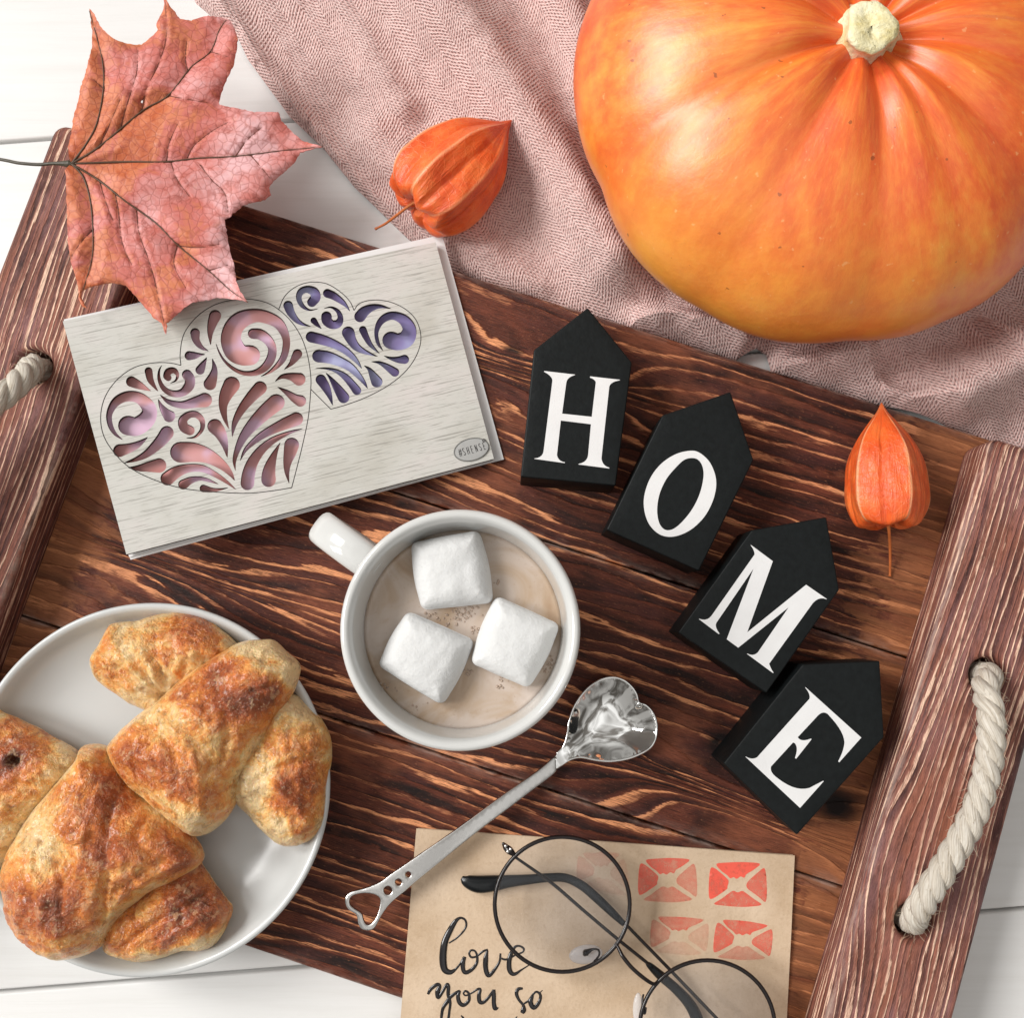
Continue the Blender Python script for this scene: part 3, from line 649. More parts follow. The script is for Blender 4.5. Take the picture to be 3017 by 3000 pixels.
# ================================================================== PUMPKIN
PZ = 5.0; pc = PU(1576, 160, PZ + .2); PR = 494 * 1.5616 * cm_per_px(*U(1570, 128), PZ)
print('pumpkin', pc, PR)
pk = empty('pumpkin', (pc[0], pc[1], .5), 'large glossy orange pumpkin with a pale stub of stem, sitting on the pink blanket', 'pumpkin')
GR = [R(a) for a in (-157, -121, -88, -66, -44, -15, 18, 52, 86, 122, 160)]
nt_, np_ = 260, 130; V = []; at = []; ye = []; gv = []
for j in range(np_):
    ph = math.pi * (j + .0) / (np_ - 1)
    for i in range(nt_):
        th = 2 * math.pi * i / nt_
        g = 0
        for q, ga in enumerate(GR):
            dth = (th - ga + math.pi) % (2 * math.pi) - math.pi; wg = .16 if q % 3 else .12
            g = max(g, (1.0, .8, .95, .45, .9)[q % 5] * math.exp(-(abs(dth) / wg) ** 1.5))
        sp_ = math.sin(ph); rr = PR * (sp_ ** .82 if sp_ > 0 else 0)
        lob = 1 - (.050 - .030 * sp_ ** 6) * g * (math.sin(ph) ** .5 if sp_ > 0 else 0) + .010 * math.sin(3 * th + 1) + .006 * math.sin(5 * th)
        z = 4.9 * math.cos(ph) * (1 if ph < math.pi / 2 else .9)
        rr *= lob; top_ = max(0, math.cos(ph))
        z -= 1.25 * math.exp(-(rr / 1.9) ** 2) * (top_ > 0) + .42 * g * top_ * math.exp(-((rr - 2.6) / 3.2) ** 2)
        if ph > math.pi / 2: z = max(z, -4.25)
        V.append((rr * math.cos(th), rr * math.sin(th), z + PZ)); at.append((th, ph * 9, rr))
        ye.append(max(0, math.exp(-(((rr * math.cos(th) + 6.4) / 2.8) ** 2 + ((rr * math.sin(th) + 6.2) / 2.8) ** 2))) + .8 * math.exp(-(((rr * math.cos(th) + 1.5) / 4.5) ** 2 + ((rr * math.sin(th) + 9) / 1.8) ** 2)) + .5 * (g < .1) * math.exp(-((rr * math.cos(th) - 4) / 2) ** 2 - ((rr * math.sin(th) + 2.5) / 2) ** 2))
        gv.append(g * max(0, 1 - rr / PR * .6))
V = np.array(V); V[:, 0] += pc[0]; V[:, 1] += pc[1]
F = []
for j in range(np_ - 1):
    for i in range(nt_): F.append((j * nt_ + i, (j + 1) * nt_ + i, (j + 1) * nt_ + (i + 1) % nt_, j * nt_ + (i + 1) % nt_))
at = np.array(at); at[:, 0] = at[:, 0]
mk('shell', V, F, M_PUMP, pk, attrs={'pk': at, 'yel': np.array(ye), 'grv': np.array(gv)})
# stem stub
st0 = np.array([pc[0], pc[1], 8.55]); sz = []
sv = []; n = 40; lev = [(1.25, -.1), (.92, .22), (.76, .6), (.74, .95), (.80, 1.15), (.76, 1.28), (.60, 1.33), (.30, 1.30), (.02, 1.26)]
sh = PU(1651, 38, 10.3) - np.array([pc[0], pc[1], 10.3])
for r_, z_ in lev:
    for i in range(n):
        a = 2 * math.pi * i / n; w = 1 + .045 * math.cos(5 * a + .6) + .07 * math.sin(3 * a + 2) + .02 * math.sin(11 * a); w = 1 + (w - 1) * min(1, r_ * 1.3)
        sv.append((st0[0] + r_ * w * math.cos(a) + sh[0] * min(1, z_ / 1.5), st0[1] + r_ * 1.12 * w * math.sin(a) + sh[1] * min(1, z_ / 1.5), st0[2] + z_ + .06 * math.sin(a * 2 + 1)))
F = [(j * n + i, j * n + (i + 1) % n, (j + 1) * n + (i + 1) % n, (j + 1) * n + i) for j in range(len(lev) - 1) for i in range(n)]
mk('stem', sv, F, M_PSTEM, pk)

# ================================================================== PHYSALIS
def physalis(tip_px, base_px, z, rad, label, roll, stem_pts, sag=0, fat=1.0, nr=5):
    tp = P(*tip_px, z - .1); bp = P(*base_px, z); axv = tp - bp; L = np.linalg.norm(axv); axv /= L
    side = np.cross([0, 0, 1.0], axv); side /= np.linalg.norm(side); up = np.cross(axv, side)
    root = empty('physalis', (*(bp[:2] + tp[:2]) / 2, z - rad * .93), label, 'physalis', 'orange physalis lanterns')
    prof = [(-.01, .05), (.035, .10), (.020, .22), (-.012, .40), (-.03, .58), (-.015, .76), (.04, .89), (.14, .985), (.26, 1.0), (.38, .97), (.5, .91), (.61, .80), (.71, .63), (.79, .45), (.86, .28), (.92, .14), (.97, .06), (1.0, .015)]
    prof = catmull(prof, 5); n = 120; V = []; at = []
    for q, (t, r) in enumerate(prof):
        for i in range(n):
            th = 2 * math.pi * i / n; rid = 1 - abs(math.sin(nr / 2 * th)); sec = 1 - abs(math.sin(nr / 2 * th + math.pi / 2))
            k = min(1, r * 2.2)
            lob = 1 + k * (.15 * rid ** 1.4 - .085 + .03 * sec ** 3 * 0 - .075 * max(0, sec - .6) / .4)
            lob += .012 * math.sin(7 * th + t * 9) * k + .008 * math.sin(17 * th + 20 * t) * k
            rr = rad * r * lob; a = th + roll; tt = t + (.035 * (1 - rid) if q < 30 and t < .1 else 0)
            pos = bp + axv * ((t - (.055 * (1 - rid) * (1 - min(1, abs(t) * 6)) * (r > .3))) * L) + side * math.cos(a) * rr + up * math.sin(a) * rr * fat
            V.append(pos); at.append((th, t * L / rad, max(0, 1 - (1 - rid) * 9)))
    m = len(prof); F = [(j * n + i, j * n + (i + 1) % n, (j + 1) * n + (i + 1) % n, (j + 1) * n + i) for j in range(m - 1) for i in range(n)]
    F.append(tuple(range(n))[::-1])
    mk('husk', V, F, M_HUSK, root, attrs={'pk': np.array(at)})
    pts = catmull([bp + axv * .15] + [P(px, py, zz) for px, py, zz in stem_pts], 8)
    rad_s = np.interp(np.arange(len(pts)), [0, len(pts) * .25, len(pts) - 3, len(pts) - 1], [.11, .06, .045, .06])
    V, F = tube(pts, rad_s, 8); mk('stem', V, F, M_HSTEM, root)
    return root
c3 = Crop(850, 0, 1.747); c9 = Crop(2400, 1150, 2.561)
physalis(c3(1148, 618), c3(672, 1052), 2.25, 1.84, 'fatter orange physalis lantern lying on the pink blanket above the heart card', R(35), [(*c3(640, 1046), 2.1), (*c3(560, 1105), 1.5), (*c3(500, 1150), 1.0), (*c3(447, 1178), .75)], nr=7)
physalis(c9(505, 95), c9(548, 975), 2.85, 1.46, 'smaller orange physalis lantern lying on the tray beside the right rail, tip against the blanket', R(32), [(*c9(562, 1060), 2.6), (*c9(570, 1200), 1.9), (*c9(570, 1330), 1.45), (*c9(568, 1402), 1.28)])

# ================================================================== MUG, DRINK, MARSHMALLOWS
MZ = 8.7; mc = PU(868, 1187, MZ); MR = 228 * 1.5616 * cm_per_px(*U(868, 1187), MZ)
mug = empty('mug', (mc[0], mc[1], FL + .01), 'white ceramic mug of milky cocoa with its handle to the upper left', 'mug')
prof = [(0, .35), (2.0, .35), (2.35, .02), (2.6, .0), (2.7, .2), (3.05, 1.2), (3.35, 3.0), (MR - .14, 5.2), (MR - .03, 7.0), (MR, 7.25), (MR - .02, 7.40), (MR - .08, 7.48), (MR - .17, 7.50), (MR - .26, 7.46), (MR - .33, 7.36),
        (MR - .40, 7.1), (MR - .50, 6.0), (MR - .62, 4.6), (3.0, 3.0), (2.7, 1.4), (2.2, .8), (1.2, .65), (0, .62)]
pr_ = catmull(prof, 4); V, F = revolve(pr_, 128); V = V + [mc[0], mc[1], FL + .01]
mk('cup', V, F, M_PORC, mug)
hd = PU(596, 988, 7.2)[:2] - mc[:2]; hl = np.linalg.norm(hd); hd /= hl
hp = [(MR - .35, 6.55), (MR + .3, 6.75), (hl * .82, 6.6), (hl - .30, 6.05), (hl - .22, 5.0), (hl - .5, 3.7), (hl * .78, 2.6), (MR - .15, 2.2), (MR - .5, 2.1)]
hp3 = catmull([(mc[0] + hd[0] * a, mc[1] + hd[1] * a, FL + b) for a, b in hp], 8)
# flat oval section
t = np.gradient(hp3, axis=0); t /= np.linalg.norm(t, axis=1)[:, None]; sd = np.array([-hd[1], hd[0], 0]); V = []; n = 20
for i in range(len(hp3)):
    w = np.cross(sd, t[i])
    for k in range(n):
        a = 2 * math.pi * k / n; ca_, sa_ = math.cos(a), math.sin(a)
        V.append(hp3[i] + sd * .55 * np.sign(ca_) * abs(ca_) ** .7 + w * .30 * np.sign(sa_) * abs(sa_) ** .8)
F = [(i * n + k, (i + 1) * n + k, (i + 1) * n + (k + 1) % n, i * n + (k + 1) % n) for i in range(len(hp3) - 1) for k in range(n)]
mk('handle', V, F, M_PORC, mug)
LZ = 7.0
n = 128; LR = MR - .50; V = [(mc[0], mc[1], LZ - .0)]; F = []
for q, r_ in enumerate(np.linspace(.1, 1, 24)):
    for i in range(n):
        a = 2 * math.pi * i / n; rr = LR * r_; V.append((mc[0] + rr * math.cos(a), mc[1] + rr * math.sin(a), LZ + .05 * max(0, (r_ - .93) / .07) ** 2))
for i in range(n): F.append((0, 1 + i, 1 + (i + 1) % n))
for j in range(23):
    for i in range(n): F.append((1 + j * n + i, 1 + (j + 1) * n + i, 1 + (j + 1) * n + (i + 1) % n, 1 + j * n + (i + 1) % n))
nb = len(V)
for i in range(n): a = 2 * math.pi * i / n; V.append((mc[0] + (LR - .1) * math.cos(a), mc[1] + (LR - .1) * math.sin(a), LZ - .5))
for i in range(n): F.append((1 + 23 * n + i, nb + i, nb + (i + 1) % n, 1 + 23 * n + (i + 1) % n))
F.append(tuple(nb + i for i in range(n))[::-1])
cocoa = empty('cocoa', (mc[0], mc[1], LZ - .5), 'pale milky cocoa filling the white mug', 'cocoa drink')
mk('liquid', V, F, M_COCOA, cocoa)
cm = Crop(850, 1450, 1.756)
def sphere(c, r, n=8, m=5):
    V = []; F = []
    for j in range(m + 1):
        p = math.pi * j / m
        for i in range(n): V.append((c[0] + r * math.sin(p) * math.cos(6.2832 * i / n), c[1] + r * math.sin(p) * math.sin(6.2832 * i / n), c[2] + r * math.cos(p)))
    for j in range(m):
        for i in range(n): F.append((j * n + i, (j + 1) * n + i, (j + 1) * n + (i + 1) % n, j * n + (i + 1) % n))
    return V, F
bb = []
for (x, y, s, k) in ((900, 620, 95, 46), (850, 660, 60, 22), (1345, 900, 60, 30), (940, 935, 30, 8), (720, 640, 40, 12), (720, 205, 70, 14), (1075, 470, 14, 5), (1110, 980, 60, 10), (960, 720, 40, 12), (640, 1130, 90, 8), (500, 1000, 60, 10)):
    for _ in range(k): q = P(*cm(random.gauss(x, s * .5), random.gauss(y, s * .28)), LZ); bb.append(sphere((q[0], q[1], LZ + .0), random.uniform(.018, .055)))
V, F = joinm(bb); tag(mk('froth_bubbles', V, F, M_BUB, cocoa), kind='stuff')
MQ = [([(625, 255), (985, 188), (1060, 573), (682, 613)], 'topmost of the three marshmallows, near the back rim of the mug', 0),
      ([(608, 612), (962, 768), (792, 1115), (450, 903)], 'lower left of the three marshmallows in the mug', 1),
      ([(1072, 530), (1412, 686), (1245, 1025), (935, 890)], 'right-hand one of the three marshmallows, against the mug wall', 2)]
for q, lab, sd_ in MQ:
    ctr = np.mean(q, 0); q = [np.array(a) + (ctr - a) * .02 for a in q]
    w = np.array([P(*cm(*a), 7.75)[:2] for a in q]); pts = []
    for i in range(4):
        a, b = w[i], w[(i + 1) % 4]; nrm = np.array([(b - a)[1], -(b - a)[0]]); nrm /= np.linalg.norm(nrm); nrm *= -1 if nrm @ (w.mean(0) - (a + b) / 2) > 0 else 1
        for t_ in (.06, .2, .35, .5, .65, .8, .94): pts.append(a + (b - a) * t_ + nrm * (.11 if i % 2 == 1 else .02) * math.sin(math.pi * t_))
    oc = catmull(pts, 3, True); v, f, d_ = fill(oc, (), .09, [.03, .08, .16, .26, .36])
    rr = .62; h = .93 - (rr - np.sqrt(np.maximum(0, rr * rr - np.maximum(0, rr - d_) ** 2))) * 1.0
    dirv = (w[1] - w[0]) / np.linalg.norm(w[1] - w[0]); perp = (v - w.mean(0)) @ dirv; h = h - .14 * (perp / 1.1) ** 2 + .035 * smooth_noise(v, 1.6, sd_ + 3, 3)
    h = np.maximum(h, .02) * (d_ > 1e-6) ; zc = 7.15
    T = np.column_stack([v, zc + h]); Bm = np.column_stack([v, zc - h * .9]); V, F, k = solid(v, f, T, Bm)
    tag(mk('marshmallow', V, F, M_MARSH, None), lab, 'marshmallow', 'marshmallows floating in the mug')

# ================================================================== PLATE + CROISSANTS
plc = PU(277, 1485, 3.1); PLR = 346 * 1.5616 * cm_per_px(*U(277, 1485), 3.1)
prof = [(0, .45), (PLR * .5, .42), (PLR * .56, .02), (PLR * .62, .0), (PLR * .64, .3), (PLR * .82, .85), (PLR * .95, 1.45), (PLR - .05, 1.78), (PLR, 1.86), (PLR - .03, 1.95), (PLR - .12, 1.985), (PLR - .24, 1.93), (PLR - .36, 1.78), (PLR * .90, 1.40), (PLR * .80, 1.02), (PLR * .68, .80), (PLR * .5, .72), (0, .70)]
V, F = revolve(catmull(prof, 4), 160); V = V + [plc[0], plc[1], FL + .01]
tag(mk('plate', V, F, M_PLATE, None), 'round white plate holding two croissants over the tray corner', 'plate')
cq = Crop(0, 1700, 1.478)
CREASE = {11: [([(700, 545), (600, 470), (500, 390)], -.20, .11), ([(700, 540), (630, 430), (560, 320)], -.16, .10), ([(700, 530), (690, 400), (660, 270)], -.14, .10), ([(720, 520), (790, 400), (820, 320)], -.12, .10), ([(650, 480), (560, 400)], .14, .10), ([(670, 440), (620, 330), (600, 260)], .12, .10), ([(430, 370), (470, 440), (560, 500)], .12, .09)],
 23: [([(1100, 900), (1220, 830), (1400, 790)], -.16, .11), ([(1110, 960), (1200, 1010), (1240, 1130)], -.18, .11), ([(1210, 640), (1300, 650), (1400, 720)], -.10, .10), ([(1180, 900), (1260, 980), (1330, 1080)], .14, .12), ([(1240, 600), (1340, 620)], .10, .1)],
 37: [([(1200, 590), (1080, 760), (1010, 930)], -.20, .09), ([(1240, 560), (1120, 740), (1050, 880)], .14, .08), ([(600, 640), (720, 720), (770, 840), (750, 960)], -.15, .12), ([(660, 620), (790, 700), (850, 820), (860, 980)], .14, .12), ([(920, 470), (980, 640), (950, 800)], -.12, .11), ([(1190, 420), (1160, 480), (1080, 500)], -.12, .08), ([(520, 800), (650, 940), (800, 1060), (900, 1085)], .12, .08), ([(560, 800), (680, 920), (820, 1020)], -.14, .09), ([(1060, 330), (1150, 380), (1230, 400)], -.10, .09), ([(700, 560), (820, 560), (900, 620)], .12, .09)],
 51: [([(30, 808), (42, 812)], -.7, .13), ([(100, 700), (180, 780), (240, 860)], -.14, .11), ([(60, 900), (150, 960), (190, 1040)], -.14, .12), ([(0, 700), (90, 760)], .14, .12)],
 67: [([(930, 1350), (820, 1430), (640, 1530), (540, 1610)], -.22, .09), ([(960, 1420), (850, 1500), (700, 1590)], .16, .09), ([(900, 1290), (760, 1390), (600, 1470)], .12, .08), ([(880, 1600), (900, 1540), (960, 1480)], -.12, .08)],
 83: [([(480, 880), (440, 1080), (450, 1300), (390, 1520)], -.20, .13), ([(400, 900), (360, 1100), (330, 1300)], .14, .12), ([(640, 1000), (570, 1150), (690, 1260), (820, 1230)], -.20, .12), ([(600, 1080), (640, 1160), (740, 1180)], .18, .10), ([(150, 1150), (250, 1300), (250, 1500)], -.16, .12), ([(120, 1250), (180, 1400), (160, 1550)], .12, .1), ([(830, 1260), (680, 1350), (520, 1460), (430, 1590)], -.18, .07), ([(800, 1240), (650, 1320), (490, 1430), (400, 1560)], .14, .07), ([(760, 1210), (620, 1290), (460, 1400)], -.12, .06), ([(330, 880), (260, 1000), (180, 1080)], -.10, .08), ([(540, 920), (600, 1000), (700, 1070)], .12, .09)]}
def pastry_piece(name, pts, zb, zt, parent, H, seed, blobs, wfrac=1.0, ridge=None, twist=None):
    w = [P(*cq(*p), (zb + zt) / 2 * .6 + zt * .4 - .5)[:2] for p in pts]; oc = resample(catmull(w, 4, True), .16)
    oc = oc + .035 * np.column_stack([smooth_noise(oc, 2.2, seed, 3), smooth_noise(oc, 2.2, seed + 1, 3)])
    v, f, d_ = fill(oc, (), .095, [.03, .08])
    W = d_.max() * wfrac; x = np.clip(d_ / W, 0, 1); h = np.power(np.maximum(0, 1 - (1 - x) ** 2.1), .55)
    nz = .11 * smooth_noise(v, 1.1, seed + 2, 3) + .05 * smooth_noise(v, 3.6, seed + 4, 3)
    # flaky layers : small terraces
    lay = smooth_noise(v @ np.array([[.8, .3], [-.3, .6]]), 1.4, seed + 8, 2); ter = np.round(lay * 5) / 5; nz = nz + (ter - lay) * .42 + ter * .08 + .035 * smooth_noise(v, 7.5, seed + 12, 2)
    zmid = zb + (zt - zb) * .42
    T = zmid + (zt - zmid) * h + nz * np.clip(d_ / .25, 0, 1)
    if ridge is not None:
        rl = [P(*cq(*p), zt)[:2] for p in ridge[0]]; T = T + ridge[1] * np.exp(-(dist_poly(v, rl, False) / ridge[2]) ** 2)
    for cr_, am_, wd_ in CREASE.get(seed, ()):
        cl_ = catmull([P(*cq(*p), zt)[:2] for p in cr_], 5); T = T + am_ * np.exp(-(dist_poly(v, cl_, False) / wd_) ** 2) * np.clip(d_ / .2, 0, 1)
    Bt = zmid - (zmid - zb) * h
    br = .40 + .10 * smooth_noise(v, .8, seed + 6, 2)
    br = br - .20 * np.exp(-(d_ / .24) ** 2)
    for (bx, by, r_, a_) in blobs:
        c_ = P(*cq(bx, by), zt)[:2]; rr = r_ / 1.478 / 78; br = br + a_ * np.exp(-(np.hypot(*(v - c_).T) / rr) ** 2)
    V, F, k = solid(v, f, np.column_stack([v, T]), np.column_stack([v, Bt]))
    sm = np.concatenate([br, np.full(len(v), .35)])
    return mk(name, V, F, M_PASTRY, parent, attrs={'brown': sm})
def cr_root(pts, lab):
    c_ = P(*cq(*pts), 2.2); return empty('croissant', (c_[0], c_[1], 1.95), lab, 'croissant', 'croissants on the plate')
zp = 2.0
c1 = cr_root((870, 700), 'golden croissant on the right half of the white plate, pale folded ends')
pastry_piece('pastry_end', [(490, 200), (600, 188), (700, 160), (780, 155), (860, 175), (940, 215), (1000, 265), (1040, 310), (1000, 380), (900, 470), (800, 540), (700, 590), (640, 590), (560, 555), (500, 512), (430, 460), (395, 410), (393, 350), (430, 290), (460, 230)],
             zp, 4.5, c1, 1, 11, [(800, 240, 130, .42), (560, 350, 110, -.05), (700, 520, 120, -.38), (480, 440, 80, .15), (900, 380, 120, -.2)])
pastry_piece('pastry_end', [(1200, 500), (1280, 515), (1350, 570), (1410, 640), (1442, 720), (1440, 820), (1420, 930), (1412, 1050), (1380, 1120), (1300, 1172), (1210, 1165), (1140, 1110), (1080, 1040), (1030, 990), (1000, 920), (1030, 800), (1080, 700), (1130, 600)],
             zp, 4.4, c1, 1, 23, [(1290, 940, 130, .42), (1360, 690, 90, .25), (1100, 960, 110, -.4), (1200, 1090, 60, -.35), (1270, 560, 90, -.3)])
pastry_piece('pastry_wrap', [(1110, 275), (1180, 280), (1240, 330), (1298, 385), (1292, 440), (1270, 500), (1230, 570), (1180, 660), (1110, 770), (1050, 870), (1025, 960), (1000, 1030), (930, 1105), (870, 1135), (810, 1130), (720, 1060), (600, 960), (520, 880), (475, 810), (455, 740), (500, 680), (600, 595), (700, 520), (800, 430), (900, 360), (1000, 300), (1060, 280)],
             zp + .3, 5.7, c1, 1, 37, [(960, 450, 150, .32), (1120, 520, 110, .38), (1080, 350, 110, -.45), (1240, 430, 50, -.4), (850, 830, 260, .16), (760, 720, 100, -.10), (560, 800, 120, .18), (620, 640, 80, -.1), (890, 1060, 90, .05), (790, 1110, 60, -.4)], ridge=([(1060, 285), (900, 370), (700, 530), (520, 680)], .16, .16))
c2_ = cr_root((430, 1250), 'darker brown croissant at the front of the white plate, cut by the picture edge')
pastry_piece('pastry_end', [(-80, 570), (0, 598), (60, 620), (150, 660), (230, 710), (320, 760), (350, 830), (300, 930), (200, 1050), (100, 1170), (20, 1260), (-100, 1270), (-190, 1000), (-170, 700)],
             zp, 4.7, c2_, 1, 51, [(40, 720, 180, .30), (30, 810, 40, .5), (110, 900, 130, .18), (240, 840, 110, -.38), (150, 1000, 90, -.2)])
pastry_piece('pastry_end', [(840, 1200), (880, 1260), (930, 1330), (990, 1410), (1012, 1450), (990, 1520), (940, 1600), (880, 1635), (800, 1630), (700, 1665), (600, 1680), (520, 1660), (450, 1620), (460, 1500), (540, 1400), (680, 1300)],
             zp, 4.1, c2_, 1, 67, [(860, 1340, 150, .36), (700, 1450, 180, .22), (900, 1530, 90, .3), (870, 1620, 60, -.25), (620, 1650, 60, -.25)])
pastry_piece('pastry_wrap', [(350, 740), (430, 740), (480, 780), (540, 880), (620, 970), (720, 1040), (800, 1110), (850, 1180), (872, 1240), (830, 1290), (740, 1340), (620, 1400), (520, 1480), (460, 1560), (420, 1630), (340, 1670), (250, 1685), (170, 1650), (80, 1590), (20, 1500), (0, 1400), (-10, 1300), (20, 1200), (80, 1090), (160, 980), (250, 880), (320, 790)],
             zp + .3, 5.7, c2_, 1, 83, [(400, 1080, 200, .30), (330, 900, 110, .0), (620, 1200, 130, .12), (450, 1200, 70, .3), (160, 1170, 130, -.25), (230, 1430, 200, .2), (300, 1400, 90, .15), (780, 1260, 120, .30), (110, 1520, 100, .2), (560, 1150, 80, -.1), (470, 900, 90, .2)], ridge=([(330, 790), (160, 985), (60, 1120)], .14, .15))

# ================================================================== GREETING CARD
cc_ = Crop(150, 650, 1.431)
zTL, zR = 3.92, FL + .50
a0 = P(*cc_(1868, 1005), zR); a1 = P(*cc_(1622, 90), zR); a2 = P(*cc_(48, 420), zTL)
nrm = np.cross(a1 - a0, a2 - a0); nrm /= np.linalg.norm(nrm); nrm *= np.sign(nrm[2])
pl_top = (a0, nrm); ex = (a1 + (a0 - a1) * .5) - P(*cc_(180, 915), zTL); ex = PP(*cc_(1622, 90), pl_top) - PP(*cc_(48, 420), pl_top); ex /= np.linalg.norm(ex); ey = np.cross(nrm, ex)
def c2d(px, py): q = PP(px, py, pl_top) - a0; return np.array([q @ ex, q @ ey])
def CW(V): V = np.asarray(V); return a0 + V[:, :1] * ex + V[:, 1:2] * ey + V[:, 2:3] * nrm
card = empty('greeting_card', (*CW(np.array([[-7, 4, 0]]))[0][:2], FL), 'grey wood-veneer greeting card with two laser-cut swirling hearts, one pink and one purple', 'greeting card')
def drop(pts):
    p = np.array(pts, float)
    if p[0, 2] < p[-1, 2]: p = p[::-1]
    p = catmull(p, 7); c, r = p[:, :2], np.maximum(p[:, 2], .4); t = np.gradient(c, axis=0); t /= np.maximum(np.linalg.norm(t, axis=1), 1e-9)[:, None]; nn = np.column_stack([-t[:, 1], t[:, 0]])
    Lf = c + nn * r[:, None]; Rt = c - nn * r[:, None]; a = math.atan2(nn[0][1], nn[0][0])
    cap = [c[0] + r[0] * np.array([math.cos(a + math.pi * k / 9), math.sin(a + math.pi * k / 9)]) for k in range(9, -1, -1)]
    # keep the strictly advancing outline points so tight swirls stay simple
    return np.array(list(Rt[::-1]) + cap[1:-1] + list(Lf[:-1]))
cA, cB, cC, cD = Crop(290, 1040, 3.864), Crop(520, 860, 4.574), Crop(620, 1120, 5.65), Crop(800, 800, 4.2)
